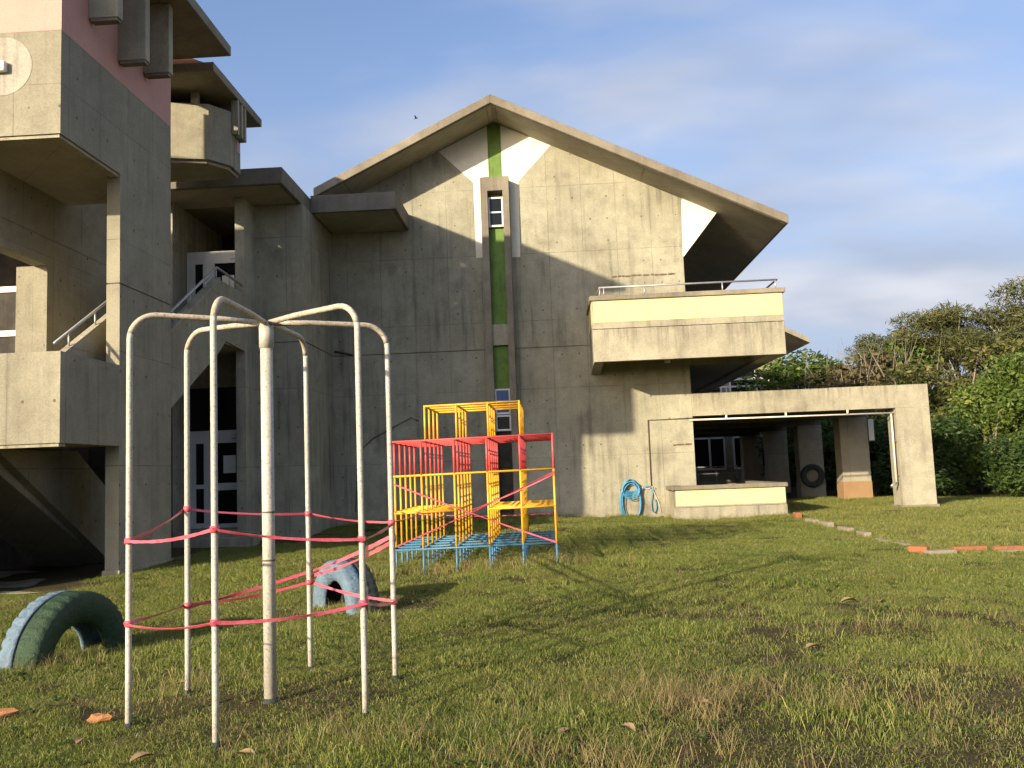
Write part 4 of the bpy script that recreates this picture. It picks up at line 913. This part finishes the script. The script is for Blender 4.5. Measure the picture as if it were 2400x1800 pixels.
def scatter(per_m2, falloff, y0=2.4, y1=31.0, pad=0.0):
    W = 24.0; n = int(per_m2 * 2 * W * (y1 - y0)); X = (RNG.random(n)*2 - 1) * W; Y = y0 + (y1 - y0) * RNG.random(n)
    k = (np.abs(X) < .74*Y + 2.0) & (X < 19) & (RNG.random(n) < np.clip(falloff / Y, .45, 1.0))
    for (a, b, c, d) in ((-40, 3.7, 23.60, 60), (2.80, 5.86, 22.42, 60), (-40, -6.95, 12.6, 60), (-7.3, -6.75, 13.85, 16.1), (-9.4, -5.7, 19.5, 60), (8.8, 10.0, 23.65, 24.6), (3, 40, 30.5, 60), (9.0, 9.9, 28.4, 29.3)):
        k &= ~((X > a - pad) & (X < b + pad) & (Y > c - pad) & (Y < d + pad))
    return X[k], Y[k]
def pnoise(X, Y): return .6*vnoise(X, Y, 1.1, 1) + .4*vnoise(X, Y, 3.1, 2)
def bare(X, Y): return np.clip(np.clip(1.25 - np.hypot((X - 2.9)/2.4, (Y - 6.3)/2.2), 0, 1) + np.clip(1.0 - np.hypot((X - 1.6)/1.6, (Y - 4.6)/.9), 0, 1) + .6*np.clip(1.2 - np.hypot(X + 2.0, Y - 6.2)/1.1, 0, 1) + .7*np.clip(1.1 - np.hypot((X + 1.2)/1.6, (Y - 12.2)/.8), 0, 1), 0, 1)   # worn soil, lower right
XS, YS, KS, SS, TS = [], [], [], [], []
def put(X, Y, K, S, T): XS.append(X); YS.append(Y); KS.append(np.broadcast_to(K, X.shape)); SS.append(S); TS.append(T)
# turf
X, Y = scatter(46, 12.0); p = pnoise(X, Y); terr = (X > 5.72) & (Y > 14.1); thin = p < .32 + .28*bare(X, Y)
k = RNG.integers(0, 6, len(X)); k = np.where(thin, RNG.integers(6, 8, len(X)), k); k = np.where((terr & (RNG.random(len(X)) < .6)) | (p > .72), RNG.integers(8, 10, len(X)), k)
put(X, Y, k, (.8 + .45*RNG.random(len(X))) * (.92 + .016*Y) * (.8 + .4*p), np.clip(RNG.random(len(X))*.5 + np.where(terr, .35, 0), 0, 1))
# straw litter, weeds, tall stalks
X, Y = scatter(7, 12.0); p = pnoise(X, Y); m_ = RNG.random(len(X)) < np.where(p < .35 + .3*bare(X, Y), 1.0, .45); X, Y = X[m_], Y[m_]
put(X, Y, RNG.integers(15, 17, len(X)), .8 + .6*RNG.random(len(X)), RNG.random(len(X)))
X, Y = scatter(16, 30.0, 2.4, 11); m_ = RNG.random(len(X)) < np.clip(vnoise(X, Y, 1.7, 5) - .35, 0, 1); X, Y = X[m_], Y[m_]
put(X, Y, RNG.integers(13, 15, len(X)), .8 + .6*RNG.random(len(X)), RNG.random(len(X)))
X, Y = scatter(14, 30.0); m_ = RNG.random(len(X)) < np.clip((vnoise(X, Y, .8, 9) - .45)*.9, 0.01, 1); X, Y = X[m_], Y[m_]
put(X, Y, RNG.integers(10, 13, len(X)), .6 + .5*RNG.random(len(X)), RNG.random(len(X)))
def spot(n, cx, cy, rx, ry, ks, s0=.7):
    X = cx + rx * RNG.normal(size=n) * .6; Y = cy + ry * RNG.normal(size=n) * .6; put(X, Y, RNG.choice(ks, n), s0 + .5*RNG.random(n), RNG.random(n))
spot(150, -1.15, 12.75, 1.6, .25, [10, 11, 12, 12], .9); spot(60, -.1, 12.8, .3, .3, [12, 12, 10], 1.1); spot(70, -4.6, 7.95, .7, .25, [10, 12, 12]); spot(30, -2.4, 9.75, .4, .2, [12, 12, 10]); spot(120, .75, 5.95, .8, .5, [10, 11]); spot(60, -1.1, 5.2, .6, .4, [10, 11, 12]); spot(50, .1, 4.7, .7, .3, [10, 11]); spot(40, 1.7, 5.5, .6, .4, [10, 12]); spot(40, -2.9, 6.9, .6, .5, [10, 11, 12]); spot(40, 2.6, 8.4, 1.2, .8, [10, 11, 12])
X = -5.5 + 8.6 * RNG.random(260); put(X, 23.45 + .2*RNG.random(260), RNG.choice([10, 12, 12, 12], 260), .6 + .6*RNG.random(260), RNG.random(260))
X = 2.9 + 2.8 * RNG.random(90); put(X, 22.35 + .12*RNG.random(90), RNG.choice([12, 12, 10], 90), .5 + .6*RNG.random(90), RNG.random(90))
Y = 14.2 + 7.6 * RNG.random(230); put(5.68 + .1*RNG.normal(size=230), Y, RNG.choice([12, 12, 10], 230), .45 + .45*RNG.random(230), RNG.random(230))
Xg, Yg, kind, scl, tint = [np.concatenate(q) for q in (XS, YS, KS, SS, TS)]; n = len(Xg); Zg = ground_z(Xg, Yg)
gm = bpy.data.meshes.new('grass_points'); gm.vertices.add(n); gm.vertices.foreach_set('co', np.stack([Xg, Yg, Zg], 1).ravel())
for nm, ty, arr in (('kind_index', 'INT', kind), ('scl', 'FLOAT', scl), ('rotz', 'FLOAT', RNG.random(n)*6.283), ('tint', 'FLOAT', tint)):
    a = gm.attributes.new(nm, ty, 'POINT'); a.data.foreach_set('value', arr.astype(np.int32 if ty == 'INT' else np.float32))
gm.update(); go = bpy.data.objects.new('grass', gm); COL.objects.link(go); go['kind'] = 'stuff'; go['label'] = 'short uneven green and straw coloured grass covering the lawn'; go['category'] = 'grass'
ng = bpy.data.node_groups.new('grass_scatter', 'GeometryNodeTree'); ng.interface.new_socket('Geometry', in_out='INPUT', socket_type='NodeSocketGeometry'); ng.interface.new_socket('Geometry', in_out='OUTPUT', socket_type='NodeSocketGeometry')
N_ = ng.nodes; gi = N_.new('NodeGroupInput'); gout = N_.new('NodeGroupOutput'); iop = N_.new('GeometryNodeInstanceOnPoints'); ci = N_.new('GeometryNodeCollectionInfo')
ci.inputs['Collection'].default_value = protos; ci.inputs['Separate Children'].default_value = True; ci.inputs['Reset Children'].default_value = True
def na(nm, dt):
    x = N_.new('GeometryNodeInputNamedAttribute'); x.data_type = dt; x.inputs['Name'].default_value = nm; return x.outputs['Attribute']
cmbx = N_.new('ShaderNodeCombineXYZ'); ng.links.new(na('rotz', 'FLOAT'), cmbx.inputs['Z'])
ng.links.new(gi.outputs[0], iop.inputs['Points']); ng.links.new(ci.outputs[0], iop.inputs['Instance']); iop.inputs['Pick Instance'].default_value = True
ng.links.new(na('kind_index', 'INT'), iop.inputs['Instance Index']); ng.links.new(cmbx.outputs[0], iop.inputs['Rotation']); ng.links.new(na('scl', 'FLOAT'), iop.inputs['Scale'])
ng.links.new(iop.outputs[0], gout.inputs[0]); md = go.modifiers.new('scatter', 'NODES'); md.node_group = ng

for o in bpy.data.objects:
    if '_o' in o: del o['_o']
print('grass clumps', n, 'objects', len(bpy.data.objects))
